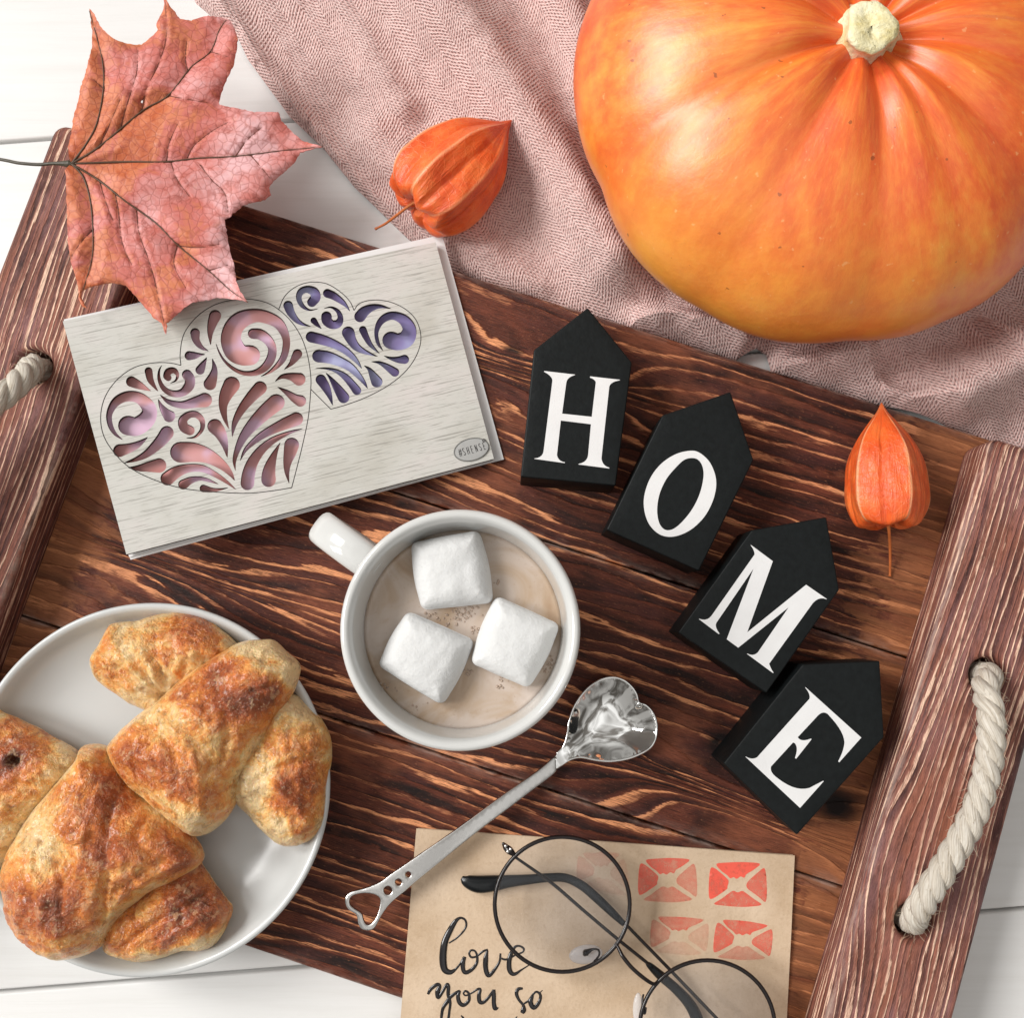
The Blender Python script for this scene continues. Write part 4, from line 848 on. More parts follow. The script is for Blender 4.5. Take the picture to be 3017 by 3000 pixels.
DR = {cA: [[(375, 325, 62), (470, 370, 45), (600, 435, 3)], [(570, 205, 45), (590, 300, 38), (630, 370, 22), (680, 438, 3)],
           [(335, 825, 112), (435, 835, 107), (550, 750, 100), (575, 630, 82), (470, 515, 66), (330, 492, 60), (200, 555, 52), (125, 690, 36), (135, 820, 30), (190, 920, 20), (280, 992, 3)],
           [(795, 282, 38), (778, 258, 42), (800, 210, 42), (862, 200, 34), (900, 250, 20), (880, 312, 12), (815, 347, 3)],
           [(722, 140, 3), (692, 200, 12), (692, 300, 20), (745, 405, 30), (840, 460, 38), (950, 452, 46), (1030, 375, 60), (1040, 295, 58), (1008, 245, 58)],
           [(1158, 192, 54), (1190, 130, 36), (1235, 48, 3)], [(1270, 350, 74), (1305, 260, 52), (1320, 170, 30), (1296, 60, 3)],
           [(700, 475, 3), (800, 555, 28), (950, 590, 44), (1100, 560, 64), (1210, 535, 84)], [(680, 525, 3), (712, 600, 25), (760, 670, 48), (805, 718, 70)],
           [(995, 970, 3), (1100, 955, 14), (1178, 870, 24), (1180, 770, 32), (1115, 702, 38), (1030, 705, 42), (962, 765, 52), (975, 845, 56), (1040, 882, 56)],
           [(778, 910, 80), (700, 1010, 68), (560, 1140, 46), (430, 1210, 27), (282, 1257, 3)], [(240, 1112, 74), (350, 1082, 55), (450, 1040, 38), (565, 958, 3)],
           [(690, 1282, 84), (570, 1295, 60), (450, 1312, 35), (335, 1305, 3)], [(935, 1130, 120), (1080, 1130, 112), (1240, 1170, 86), (1400, 1270, 56), (1500, 1370, 30), (1552, 1455, 3)],
           [(785, 1430, 80), (880, 1360, 70), (1020, 1312, 50), (1180, 1315, 42), (1330, 1385, 32), (1460, 1470, 20), (1567, 1557, 3)],
           [(965, 1498, 58), (1050, 1450, 42), (1150, 1430, 25), (1250, 1450, 20), (1368, 1495, 3)], [(1195, 1543, 44), (1290, 1560, 28), (1380, 1555, 15), (1480, 1535, 3)],
           [(1325, 835, 86), (1390, 920, 68), (1440, 1050, 38), (1468, 1195, 3)], [(1515, 362, 96), (1450, 480, 75), (1420, 600, 50), (1440, 740, 28), (1487, 870, 3)], [(1840, 397, 78), (1740, 500, 65), (1630, 640, 50), (1550, 800, 32), (1522, 960, 3)]],
      cB: [[(520, 322, 82), (480, 430, 65), (455, 560, 38), (460, 722, 3)], [(250, 552, 66), (265, 650, 50), (330, 740, 32), (435, 800, 3)], [(172, 858, 64), (260, 855, 46), (320, 845, 22), (388, 842, 3)],
           [(1130, 1145, 3), (1280, 1060, 25), (1420, 920, 45), (1475, 760, 50), (1470, 600, 54), (1380, 430, 74), (1230, 345, 86), (1060, 315, 94), (880, 370, 120), (770, 480, 130), (732, 640, 137), (790, 790, 148), (890, 850, 140), (990, 852, 138)],
           [(1033, 560, 72), (1130, 572, 74), (1230, 645, 66), (1290, 760, 58), (1270, 900, 62), (1180, 1025, 56), (1050, 1090, 42), (900, 1092, 32), (760, 1030, 25), (640, 920, 17), (570, 800, 11), (530, 690, 3)],
           [(1630, 835, 66), (1590, 900, 52), (1540, 970, 30), (1448, 1048, 3)], [(1325, 1208, 3), (1420, 1142, 30), (1540, 1140, 54), (1650, 1175, 90)], [(1358, 1278, 3), (1480, 1350, 35), (1590, 1430, 60), (1668, 1468, 80)]],
      cC: [[(1095, 372, 142), (920, 520, 128), (740, 700, 108), (570, 910, 80), (460, 1130, 54), (400, 1340, 32), (417, 1515, 3)], [(1430, 645, 114), (1250, 720, 100), (1050, 812, 80), (850, 925, 64), (680, 1060, 45), (570, 1180, 30), (492, 1350, 3)],
           [(1545, 806, 3), (1380, 850, 22), (1180, 930, 44), (1000, 1030, 62), (830, 1180, 78), (700, 1370, 94), (635, 1560, 108), (615, 1720, 114)], [(1165, 1035, 3), (1115, 1130, 25), (1050, 1270, 58), (995, 1430, 92), (970, 1560, 112), (968, 1660, 122)],
           [(1352, 1080, 124), (1320, 1220, 104), (1280, 1380, 68), (1275, 1540, 40), (1310, 1725, 3)]],
      cD: [[(578, 460, 3), (470, 475, 12), (380, 420, 28), (338, 330, 35), (362, 250, 42), (440, 218, 46), (525, 250, 60), (545, 320, 62), (500, 378, 60)], [(692, 268, 56), (770, 300, 50), (870, 370, 36), (930, 430, 18), (970, 492, 3)],
           [(205, 418, 60), (240, 510, 50), (310, 600, 35), (390, 650, 20), (490, 680, 3)], [(522, 606, 40), (560, 650, 28), (620, 710, 3)], [(645, 455, 3), (740, 442, 13), (820, 490, 26), (852, 570, 36), (825, 640, 52), (750, 655, 56), (688, 610, 64), (680, 556, 66)],
           [(1095, 555, 72), (1150, 492, 65), (1240, 445, 45), (1350, 430, 25), (1483, 460, 3)],
           [(1382, 982, 3), (1320, 890, 22), (1297, 760, 26), (1335, 640, 40), (1415, 565, 50), (1520, 545, 54), (1640, 600, 70), (1705, 710, 86), (1670, 825, 105), (1570, 868, 106), (1480, 850, 110)],
           [(950, 757, 80), (990, 850, 62), (1050, 930, 50), (1150, 990, 32), (1318, 1053, 3)], [(1130, 720, 48), (1170, 810, 40), (1230, 910, 28), (1340, 1020, 3)],
           [(492, 808, 70), (620, 840, 66), (760, 890, 56), (890, 960, 48), (1000, 1050, 38), (1070, 1130, 22), (1118, 1202, 3)], [(582, 1045, 80), (700, 1060, 76), (840, 1110, 64), (970, 1180, 54), (1080, 1290, 38), (1150, 1380, 22), (1190, 1450, 3)],
           [(538, 1198, 3), (680, 1200, 14), (800, 1230, 26), (910, 1300, 42), (1000, 1400, 50), (1055, 1472, 56)], [(610, 1337, 66), (670, 1430, 55), (720, 1540, 32), (758, 1660, 3)], [(670, 1250, 3), (730, 1320, 22), (800, 1420, 48), (860, 1510, 65), (892, 1558, 72)],
           [(1143, 1162, 3), (1210, 1210, 25), (1260, 1290, 52), (1302, 1362, 72)], [(1232, 1113, 3), (1340, 1130, 22), (1440, 1185, 42), (1525, 1245, 56)], [(1388, 1042, 3), (1480, 1075, 22), (1570, 1090, 42), (1645, 1086, 58)]]}
holes = []
for cr, L in DR.items():
    for dr in L:
        w = np.array([c2d(*cr(*q)) for q in drop(dr)]); w = w[np.concatenate([[True], np.linalg.norm(np.diff(w, axis=0), axis=1) > .004])]; holes.append(w)
pan = [c2d(*cc_(*q)) for q in ((50, 424), (318, 1408), (1868, 1005), (1622, 90))]
v, f, d_ = fill(resample(pan, .5), holes, .45)
TH = .20; V, F, k = solid(v, f, np.column_stack([v, np.zeros(len(v))]), np.column_stack([v, np.full(len(v), -TH)]))
uv = np.column_stack([v, np.zeros(len(v))])
mk('front_panel', CW(V), F, None, card, smooth=False, attrs={'cuv': np.concatenate([uv, uv])}, mats=[M_CARD, M_BURN], fmat=[0] * k + [1] * (len(F) - k))
# pink and purple paper behind the cut-outs, with shading painted in, white folded card behind that
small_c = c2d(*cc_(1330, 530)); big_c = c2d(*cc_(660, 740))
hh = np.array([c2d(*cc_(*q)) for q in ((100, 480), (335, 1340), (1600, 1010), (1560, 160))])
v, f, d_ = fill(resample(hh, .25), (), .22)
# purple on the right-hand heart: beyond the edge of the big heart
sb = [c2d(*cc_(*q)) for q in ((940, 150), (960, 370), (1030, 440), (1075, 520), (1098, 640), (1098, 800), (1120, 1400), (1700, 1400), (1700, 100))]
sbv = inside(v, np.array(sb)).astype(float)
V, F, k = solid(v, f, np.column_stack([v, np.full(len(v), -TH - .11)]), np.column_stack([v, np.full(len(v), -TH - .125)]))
uv = np.column_stack([v, np.zeros(len(v))]); mk('shaded_paper', CW(V), F, M_INNER, card, smooth=False, attrs={'cuv': np.concatenate([uv, uv]), 'sideb': np.concatenate([sbv, sbv])})
bk = [c2d(*cc_(*q)) for q in ((44, 404), (322, 1416), (1915, 1000), (1652, 44))]
slab('card_back', bk, -TH - .17, -TH - .13, M_WHITEP, card, bevel=0, sp=3, res=2, frame=CW, smooth=False)
bk2 = [c2d(*cc_(*q)) for q in ((56, 418), (326, 1426), (1902, 1000), (1640, 66))]
slab('card_back', bk2, -TH - .24, -TH - .19, M_WHITEP, card, bevel=0, sp=3, res=2, frame=CW, smooth=False)
h1 = [(548, 610), (545, 560), (560, 480), (610, 410), (680, 360), (760, 335), (850, 332), (930, 355), (1000, 410), (1050, 480), (1080, 560), (1095, 650), (1095, 720), (1085, 830), (1060, 950), (1035, 1050), (1015, 1127)]
h1b = [(1015, 1127), (930, 1140), (830, 1150), (700, 1145), (560, 1130), (440, 1095), (330, 1040), (260, 970), (220, 900), (210, 820), (230, 740), (280, 670), (350, 620), (430, 600), (500, 600), (548, 610)]
h2 = [(960, 375), (985, 320), (1030, 280), (1090, 260), (1160, 265), (1220, 300), (1260, 340), (1278, 378)]
h2b = [(1278, 378), (1300, 350), (1350, 335), (1420, 340), (1490, 370), (1540, 420), (1560, 490), (1545, 560), (1500, 630), (1430, 690), (1340, 740), (1250, 775), (1180, 795)]
for ln in (h1, h1b, h2, h2b, [(1180, 795), (1140, 755), (1097, 712)]):
    q = catmull([c2d(*cc_(*p)) for p in ln], 6); q3 = CW(np.column_stack([q, np.full(len(q), .001)])); V, F = tube(q3, .016, 6, flat=.3, up=nrm)
    mk('engraved_line', V, F, M_GROOVE, card)
# oval badge with lettering
bc = c2d(*cc_(1772, 966)); rot = math.atan2(*(c2d(*cc_(1860, 942)) - c2d(*cc_(1690, 990)))[::-1])
def oval(rx, ry, n=48): return [(bc[0] + rx * math.cos(t) * math.cos(rot) - ry * math.sin(t) * math.sin(rot), bc[1] + rx * math.cos(t) * math.sin(rot) + ry * math.sin(t) * math.cos(rot)) for t in np.arange(n) / n * 6.2832]
bg = slab('badge', oval(.66, .41), .001, .035, simple('badge_silver', (.42, .42, .41), .35), card, bevel=.02, sp=.2, res=.08, frame=CW)
q = np.array(oval(.66, .41)); V, F = tube(CW(np.column_stack([q, np.full(len(q), .03)])), .022, 6, closed=True, up=nrm); mk('badge_rim', V, F, simple('badge_edge', (.18, .18, .17), .4), bg)
LT = {'#': [[(.15, 0), (.35, 1)], [(.55, 0), (.75, 1)], [(0, .35), (.85, .35)], [(.05, .68), (.9, .68)]], 'S': [[(.6, .88), (.3, 1), (.03, .8), (.3, .52), (.6, .25), (.35, 0), (.02, .12)]], 'H': [[(.05, 0), (.05, 1)], [(.6, 0), (.6, 1)], [(.05, .5), (.6, .5)]],
      'E': [[(.55, 1), (.05, 1), (.05, 0), (.55, 0)], [(.05, .52), (.45, .52)]], 'N': [[(.05, 0), (.05, 1), (.6, 0), (.6, 1)]]}
x = -.50; parts = []
for ch in '#SHENSE':
    wch = .115 if ch != '#' else .14
    for stt in LT[ch]:
        pts = np.array(stt) * [wch, .27]; pts = catmull(pts, 4) if ch == 'S' else pts
        q = np.array([(bc[0] + (px + x) * math.cos(rot) - (py - .14) * math.sin(rot), bc[1] + (px + x) * math.sin(rot) + (py - .14) * math.cos(rot), .038) for px, py in pts]); parts.append(tube(CW(q), .011, 4, up=nrm))
    x += wch + (.045 if ch != '#' else .03)
rg = [(bc[0] + (.56) * math.cos(rot) - (.20) * math.sin(rot) + .05 * math.cos(a), bc[1] + (.56) * math.sin(rot) + (.20) * math.cos(rot) + .05 * math.sin(a), .038) for a in np.arange(12) / 12 * 6.28]
parts.append(tube(CW(np.array(rg)), .016, 4, closed=True, up=nrm))
V, F = joinm(parts); mk('lettering', V, F, M_GROOVE, bg, smooth=False)

# ================================================================== MAPLE LEAF
cl = Crop(0, 0, 1.921)
LO = [(400, 925), (390, 880), (385, 830), (405, 740), (420, 640), (445, 560), (455, 500), (480, 420), (500, 340), (520, 270), (522, 180), (514, 110), (503, 45), (532, 75), (552, 120), (582, 165), (640, 215), (720, 245), (800, 250), (860, 205), (893, 165), (885, 130), (905, 90), (928, 50), (928, -4), (942, -4), (960, 30), (990, 65),
      (1020, 105), (1080, 115), (1130, 95), (1180, 85), (1230, 92), (1290, 105), (1325, 150), (1345, 210), (1340, 280), (1320, 370), (1290, 430), (1262, 490), (1245, 550), (1240, 592), (1290, 600), (1360, 615), (1440, 632), (1500, 630), (1577, 630), (1590, 680), (1650, 740), (1710, 795), (1770, 812), (1828, 828), (1770, 842), (1700, 862),
      (1670, 910), (1620, 960), (1550, 1020), (1522, 1060), (1532, 1100), (1500, 1130), (1420, 1145), (1370, 1165), (1330, 1200), (1300, 1230), (1270, 1240), (1280, 1300), (1300, 1420), (1325, 1500), (1335, 1590), (1360, 1650), (1407, 1714), (1370, 1700), (1300, 1690), (1230, 1685), (1150, 1700), (1080, 1715), (1040, 1745), (990, 1790),
      (945, 1830), (938, 1892), (915, 1830), (870, 1800), (820, 1740), (760, 1670), (710, 1615), (640, 1600), (560, 1612), (500, 1625), (462, 1652), (460, 1690), (492, 1748), (465, 1735), (445, 1690), (440, 1620), (425, 1560), (400, 1480), (385, 1380), (378, 1200), (375, 1100), (372, 1010), (366, 960)]
VN = [[(405, 925), (700, 915), (930, 915), (1110, 895), (1300, 885), (1450, 870), (1600, 850), (1828, 828)], [(405, 925), (560, 830), (800, 630), (950, 540), (1080, 380), (1190, 290), (1240, 170), (1280, 110)], [(405, 925), (560, 1020), (700, 1130), (880, 1260), (1010, 1390), (1180, 1530), (1300, 1640), (1405, 1712)],
      [(405, 925), (490, 810), (550, 690), (585, 500), (580, 350), (550, 220), (505, 60)], [(405, 925), (470, 1000), (510, 1130), (525, 1300), (520, 1460), (470, 1640)]]
VS = [[(800, 630), (830, 500), (900, 350), (940, 200), (935, 10)], [(680, 730), (720, 580), (770, 420), (780, 280)], [(1060, 400), (1048, 330), (1055, 230)], [(650, 1095), (670, 1200), (690, 1370), (745, 1500)], [(770, 1190), (790, 1330), (850, 1500), (900, 1700), (938, 1880)], [(1000, 1385), (985, 1500), (1050, 1630)],
      [(940, 912), (960, 800), (1005, 700)], [(1058, 892), (1100, 820), (1200, 740), (1290, 690)], [(965, 915), (1000, 1010), (1070, 1110)], [(1130, 930), (1200, 1020), (1270, 1090), (1290, 1200)], [(1330, 885), (1400, 790), (1480, 720)], [(1420, 880), (1490, 960), (1530, 1010)], [(950, 540), (1060, 560), (1180, 580)], [(1180, 1530), (1290, 1500)], [(520, 1300), (450, 1380), (405, 1450)],
      [(585, 500), (520, 440)], [(560, 830), (620, 700), (680, 560)], [(1190, 290), (1290, 320)], [(560, 1020), (600, 1150), (640, 1250)], [(1010, 1390), (1130, 1400), (1240, 1380)]]
def leaf_z(q):
    x, y = q[:, 0], q[:, 1]
    return 4.45 - .0007 * (x - 400) - .00012 * np.abs(y - 925)
LOd = np.array(LO, float)
LOr = resample(LOd, 14); LOr = LOr + np.random.default_rng(3).normal(0, 1.6, LOr.shape)
v, f, d_ = fill(LOr * [1, -1], [np.array(circ((805, 573), 9, 12)) * [1, -1]], 13, [4, 9]); v = v * [1, -1]; f = f[:, ::-1] if False else f
dm = np.min([dist_poly(v, catmull(q, 5), False) for q in VN], 0); ds = np.min([dist_poly(v, catmull(q, 5), False) for q in VS], 0)
z = leaf_z(v) + .16 * np.minimum(dm, 75) / 75 + .05 * np.minimum(ds, 30) / 30 - .28 * np.exp(-d_ / 30) * (.5 + .5 * smooth_noise(v, .012, 4, 2)) + .10 * smooth_noise(v, .006, 8, 2) + .03 * np.abs(np.sin(ds * .075)) * np.exp(-ds / 90)
z = z + .5 * np.exp(-np.hypot(v[:, 0] - 1400, v[:, 1] - 1710) ** 2 / 90 ** 2) + .35 * np.exp(-np.hypot(v[:, 0] - 1828, v[:, 1] - 828) ** 2 / 120 ** 2)
T = np.array([P(*cl(a, b), zz) for (a, b), zz in zip(v, z)]); Bt = T - [0, 0, .035]
V, F, k = solid(v, f, T, Bt)
vein = np.clip(1 - dm / 7, 0, 1) + .75 * np.clip(1 - ds / 5, 0, 1); tone = np.clip((v[:, 0] - 700) / 700, -.6, .8) + .35 * smooth_noise(v, .004, 22, 2)
lf0 = P(*cl(405, 925), 3.6)
leaf = empty('maple_leaf', (lf0[0], lf0[1], 3.6), 'red and orange dried maple leaf lying over the left tray rail and the card', 'leaf')
lb = mk('blade', V, F, M_LEAF, leaf, attrs={'vein': np.concatenate([vein, vein]), 'tone': np.concatenate([tone, tone])})
from mathutils.kdtree import KDTree
kd = KDTree(len(v)); [kd.insert((a, b, 0), i) for i, (a, b) in enumerate(v)]; kd.balance()
for q in VN:
    c = catmull(q, 10); zz = np.array([z[kd.find((a, b, 0))[1]] for a, b in c]); zz = np.convolve(np.pad(zz, 3, 'edge'), np.ones(7) / 7, 'valid')
    p3 = np.array([P(*cl(a, b), h + .015) for (a, b), h in zip(c, zz)]); V, F = tube(p3, np.linspace(.042, .010, len(c)), 6); mk('vein', V, F, M_LVEIN, leaf)
for q in VS:
    c = catmull(q, 10); zz = np.array([z[kd.find((a, b, 0))[1]] for a, b in c]); zz = np.convolve(np.pad(zz, 3, 'edge'), np.ones(7) / 7, 'valid')
    p3 = np.array([P(*cl(a, b), h + .006) for (a, b), h in zip(c, zz)]); V, F = tube(p3, np.linspace(.020, .006, len(c)), 5); mk('side_vein', V, F, M_SVEIN, leaf)
c = catmull([(425, 928), (380, 926), (300, 924), (220, 930), (110, 922), (40, 908), (-60, 890)], 8); p3 = np.array([P(*cl(a, b), h) for (a, b), h in zip(c, np.linspace(4.47, 4.0, len(c)))])
V, F = tube(p3, np.interp(np.arange(len(c)), [0, 6, 14, len(c)], [.05, .14, .065, .06]), 8); mk('stem', V, F, M_LSTEM, leaf)

# ================================================================== HOME BLOCKS
BT = FL + 2.35
cH, cO, cM, cE = Crop(1500, 880, 3.2025), Crop(1760, 1130, 3.256), Crop(1960, 1500, 3.3125), Crop(2080, 1900, 3.3125)
def qb(p0, p1, p2, n=6):
    p0, p1, p2 = map(lambda a: np.array(a, float), (p0, p1, p2)); return [tuple((1 - t) ** 2 * p0 + 2 * t * (1 - t) * p1 + t * t * p2) for t in np.linspace(0, 1, n)]
LH = ([(330, 682), (622, 716)] + qb((622, 720), (548, 740), (540, 790)) + [(500, 1085), (780, 1115)] + [(818, 790)] + qb((815, 780), (800, 755), (762, 745), 5) + [(765, 733), (1045, 765)] + qb((1045, 770), (955, 785), (945, 830)) + [(872, 1500)] +
      qb((872, 1515), (885, 1580), (945, 1595)) + [(945, 1603), (655, 1565)] + qb((655, 1560), (735, 1545), (745, 1480)) + [(772, 1185), (488, 1150), (452, 1470)] + qb((452, 1480), (465, 1535), (527, 1545)) + [(525, 1552), (237, 1512)] + qb((240, 1508), (318, 1500), (325, 1440)) + [(408, 780)] + qb((408, 765), (400, 725), (330, 690)))
def ell(cx, cy, a, b, rot, n=48, pw=2.0, rev=False):
    o = []
    for t in np.arange(n) / n * 6.2832:
        x, y = a * math.copysign(abs(math.cos(t)) ** (2 / pw), math.cos(t)), b * math.copysign(abs(math.sin(t)) ** (2 / pw), math.sin(t)); o.append((cx + x * math.cos(rot) - y * math.sin(rot), cy + x * math.sin(rot) + y * math.cos(rot)))
    return o
LOo = catmull([(895, 645), (980, 665), (1070, 745), (1125, 860), (1140, 980), (1110, 1120), (1040, 1260), (940, 1370), (830, 1440), (710, 1472), (600, 1450), (510, 1370), (460, 1260), (445, 1130), (470, 1000), (530, 870), (630, 755), (760, 675)], 5, True)
LOi = catmull([(910, 715), (970, 735), (1010, 800), (1018, 900), (985, 1050), (920, 1190), (830, 1310), (740, 1390), (665, 1408), (610, 1370), (580, 1290), (575, 1180), (600, 1050), (660, 920), (740, 820), (830, 735)], 5, True)
LM = ([(835, 350), (1050, 510), (800, 1205), (1375, 740), (1578, 880)] + qb((1575, 882), (1500, 850), (1440, 920)) + [(1015, 1510)] + qb((1015, 1515), (1030, 1560), (1058, 1600)) + [(1050, 1602), (797, 1415)] + qb((802, 1412), (860, 1445), (905, 1400)) + [(1205, 960), (712, 1355), (600, 1272), (862, 582), (500, 1110)] +
      qb((498, 1115), (480, 1150), (530, 1218)) + [(522, 1222), (328, 1076)] + qb((335, 1073), (405, 1100), (450, 1045)) + [(872, 445)] + qb((872, 440), (870, 400), (835, 356)))
LE = ([(970, 415), (1516, 908), (1300, 1150)] + [(1292, 1140)] + qb((1292, 1138), (1345, 1040), (1352, 960)) + qb((1352, 950), (1345, 840), (1190, 680), 8) + qb((1185, 675), (1140, 645), (1095, 690)) + [(895, 905)] + qb((900, 912), (935, 955), (1025, 918)) + [(1030, 925), (880, 1115), (870, 1108)] + qb((870, 1105), (905, 1010), (870, 965)) + [(850, 955)] +
      [(640, 1185)] + qb((635, 1190), (620, 1240), (680, 1290)) + qb((700, 1305), (870, 1440), (1010, 1400), 8) + [(1145, 1330), (1148, 1336), (918, 1595), (385, 1095)] + qb((392, 1095), (450, 1130), (500, 1100)) + [(1010, 530)] + qb((1012, 525), (1020, 480), (970, 422)))
BL = [('H', cH, [(742, 82), (1160, 600), (1005, 1765), (108, 1682), (232, 485)], LH, None, 'black house-shaped wooden block with a white letter H'),
      ('O', cO, [(1278, 78), (1500, 735), (975, 1800), (85, 1405), (622, 305)], LOo, LOi, 'black house-shaped wooden block with a white letter O'),
      ('M', cM, [(1575, 78), (1700, 790), (990, 1800), (125, 1205), (842, 205)], LM, None, 'black house-shaped wooden block with a white letter M'),
      ('E', cE, [(1698, 158), (1740, 905), (890, 1862), (170, 1160), (945, 190)], LE, None, 'black house-shaped wooden block with a white letter E')]
for ch, cr, co, lt, li, lab in BL:
    w = [P(*cr(*p), BT)[:2] for p in co]; c_ = np.mean(w, 0)
    rt = empty('letter_block', (c_[0], c_[1], FL), lab, 'letter block', 'black letter blocks spelling HOME')
    # slightly rounded plan corners
    pts = []
    for i in range(5):
        a, b, c3_ = np.array(w[i - 1]), np.array(w[i]), np.array(w[(i + 1) % 5]); u1 = (a - b) / np.linalg.norm(a - b); u2 = (c3_ - b) / np.linalg.norm(c3_ - b); pts += qb(b + u1 * .06, b, b + u2 * .06, 4)
    slab('block_body', pts, FL + .005, BT, M_BLACK, rt, bevel=.06, sp=.5, res=.4, smooth=True)
    ho = [[P(*cr(*p), BT + .012)[:2] for p in li]] if li is not None else []
    slab('letter', [P(*cr(*p), BT + .012)[:2] for p in lt], BT + .002, BT + .014, M_SILVER, rt, holes=ho, bevel=0, sp=0, res=5, smooth=False)

# ================================================================== ENVELOPE
ce = Crop(1000, 2300, 1.288); EZ = FL + .12
eTL, eTR = P(*ce(292, 183), EZ)[:2], P(*ce(1727, 285), EZ)[:2]
eBL = eTL + (P(*ce(238, 830), EZ)[:2] - eTL) * 1.95; eBR = eTR + (eBL - eTL)
erx = (eTR - eTL) / np.linalg.norm(eTR - eTL)
env = empty('envelope', (*((eTL + eBR) / 2), FL), 'brown kraft paper envelope with brush lettering and red stamped prints, under the glasses', 'envelope')
def ez(v): return .05 * smooth_noise(v, .35, 3, 2) * 1.0 + .012 * smooth_noise(v, 1.6, 8, 2)
E0 = .06
def ez2(v): return ez(v)
slab('paper_front', [eTL, eTR, eBR, eBL], EZ - .02, EZ, M_KRAFT, env, bevel=0, sp=.45, res=.45, zfun=lambda v: ez2(v))
ins = .06
slab('paper_back', [eTL + erx * ins, eTR - erx * ins * .5, eBR, eBL + erx * ins], FL + .004, FL + .016, M_KRAFT, env, bevel=0, sp=2, res=2)
def env_z(xy): return EZ + ez2(np.atleast_2d(xy))[0]
cs = Crop(1200, 2600, 3.864)
ST = [('love', [[(475, 695, 9), (560, 640, 10), (640, 560, 11), (672, 490, 12), (655, 430, 13), (600, 412, 15), (540, 460, 26), (475, 570, 34), (428, 680, 38), (408, 800, 41), (408, 920, 41), (430, 1000, 36), (490, 1025, 28), (550, 990, 14), (600, 930, 10), (640, 860, 12)],
                [(655, 850, 18), (632, 920, 25), (638, 1000, 24), (670, 1028, 24), (740, 990, 20), (790, 920, 16), (795, 840, 14), (770, 785, 12), (725, 778, 12), (705, 815, 12), (730, 855, 12), (790, 845, 12), (860, 790, 13), (915, 765, 10)],
                [(912, 775, 12), (893, 870, 28), (890, 960, 28), (905, 1035, 28), (935, 1062, 24), (1000, 990, 17), (1050, 900, 13), (1060, 810, 10)],
                [(1062, 865, 10), (1130, 880, 12), (1230, 832, 10), (1310, 800, 10), (1325, 760, 12), (1280, 730, 12), (1225, 740, 15), (1178, 820, 24), (1157, 920, 27), (1167, 1010, 27), (1215, 1048, 20), (1300, 1000, 10), (1400, 940, 6)]]),
      ('you', [[(235, 1275, 14), (270, 1215, 20), (340, 1165, 20), (368, 1185, 20), (345, 1250, 28), (352, 1312, 22), (400, 1250, 17), (448, 1165, 17), (468, 1190, 20), (465, 1280, 20), (488, 1370, 16), (480, 1460, 14), (465, 1560, 14), (430, 1640, 12)],
               [(500, 1300, 16), (455, 1360, 22), (405, 1440, 18), (388, 1546, 15), (392, 1620, 12), (430, 1645, 12)],
               [(450, 1350, 14), (500, 1300, 20), (592, 1240, 14), (577, 1300, 22), (592, 1370, 24), (640, 1403, 22), (700, 1350, 18), (700, 1270, 14), (660, 1240, 12), (640, 1270, 10), (670, 1292, 10), (740, 1260, 10), (800, 1220, 13), (830, 1225, 16), (815, 1290, 22), (822, 1358, 24), (860, 1372, 20), (920, 1320, 16), (982, 1232, 14)],
               [(985, 1225, 18), (985, 1300, 24), (985, 1380, 24), (1000, 1438, 26), (1040, 1432, 4)]]),
      ('so', [[(1312, 1212, 13), (1262, 1220, 20), (1242, 1270, 20), (1270, 1340, 16), (1318, 1400, 16), (1322, 1455, 30), (1305, 1490, 22)],
              [(1320, 1390, 10), (1380, 1350, 12), (1425, 1290, 14), (1402, 1370, 27), (1440, 1432, 24), (1500, 1370, 20), (1515, 1290, 16), (1470, 1252, 12), (1425, 1285, 12)], [(1495, 1275, 8), (1540, 1235, 4)]]),
      ('much', [[(610, 1520, 5), (640, 1560, 14), (660, 1660, 18), (665, 1760, 18)], [(1250, 1530, 4), (1228, 1565, 12), (1200, 1660, 16), (1190, 1760, 16)], [(840, 1620, 8), (830, 1700, 18), (870, 1760, 14)]])]
for wd, strokes in ST:
    parts = []
    for s_ in strokes:
        c = catmull(s_, 6); p3 = []
        for a, b, r_ in c: q = P(*cs(a, b), EZ); p3.append((q[0], q[1], env_z(q[:2]) + .006))
        parts.append(tube(p3, np.maximum(c[:, 2], 3) / 3.864 * cm_per_px(1400, 2800, EZ), 10, flat=.42))
    V, F = joinm(parts); mk('lettering', V, F, M_INK, env)
cst = Crop(1600, 2420, 2.542)
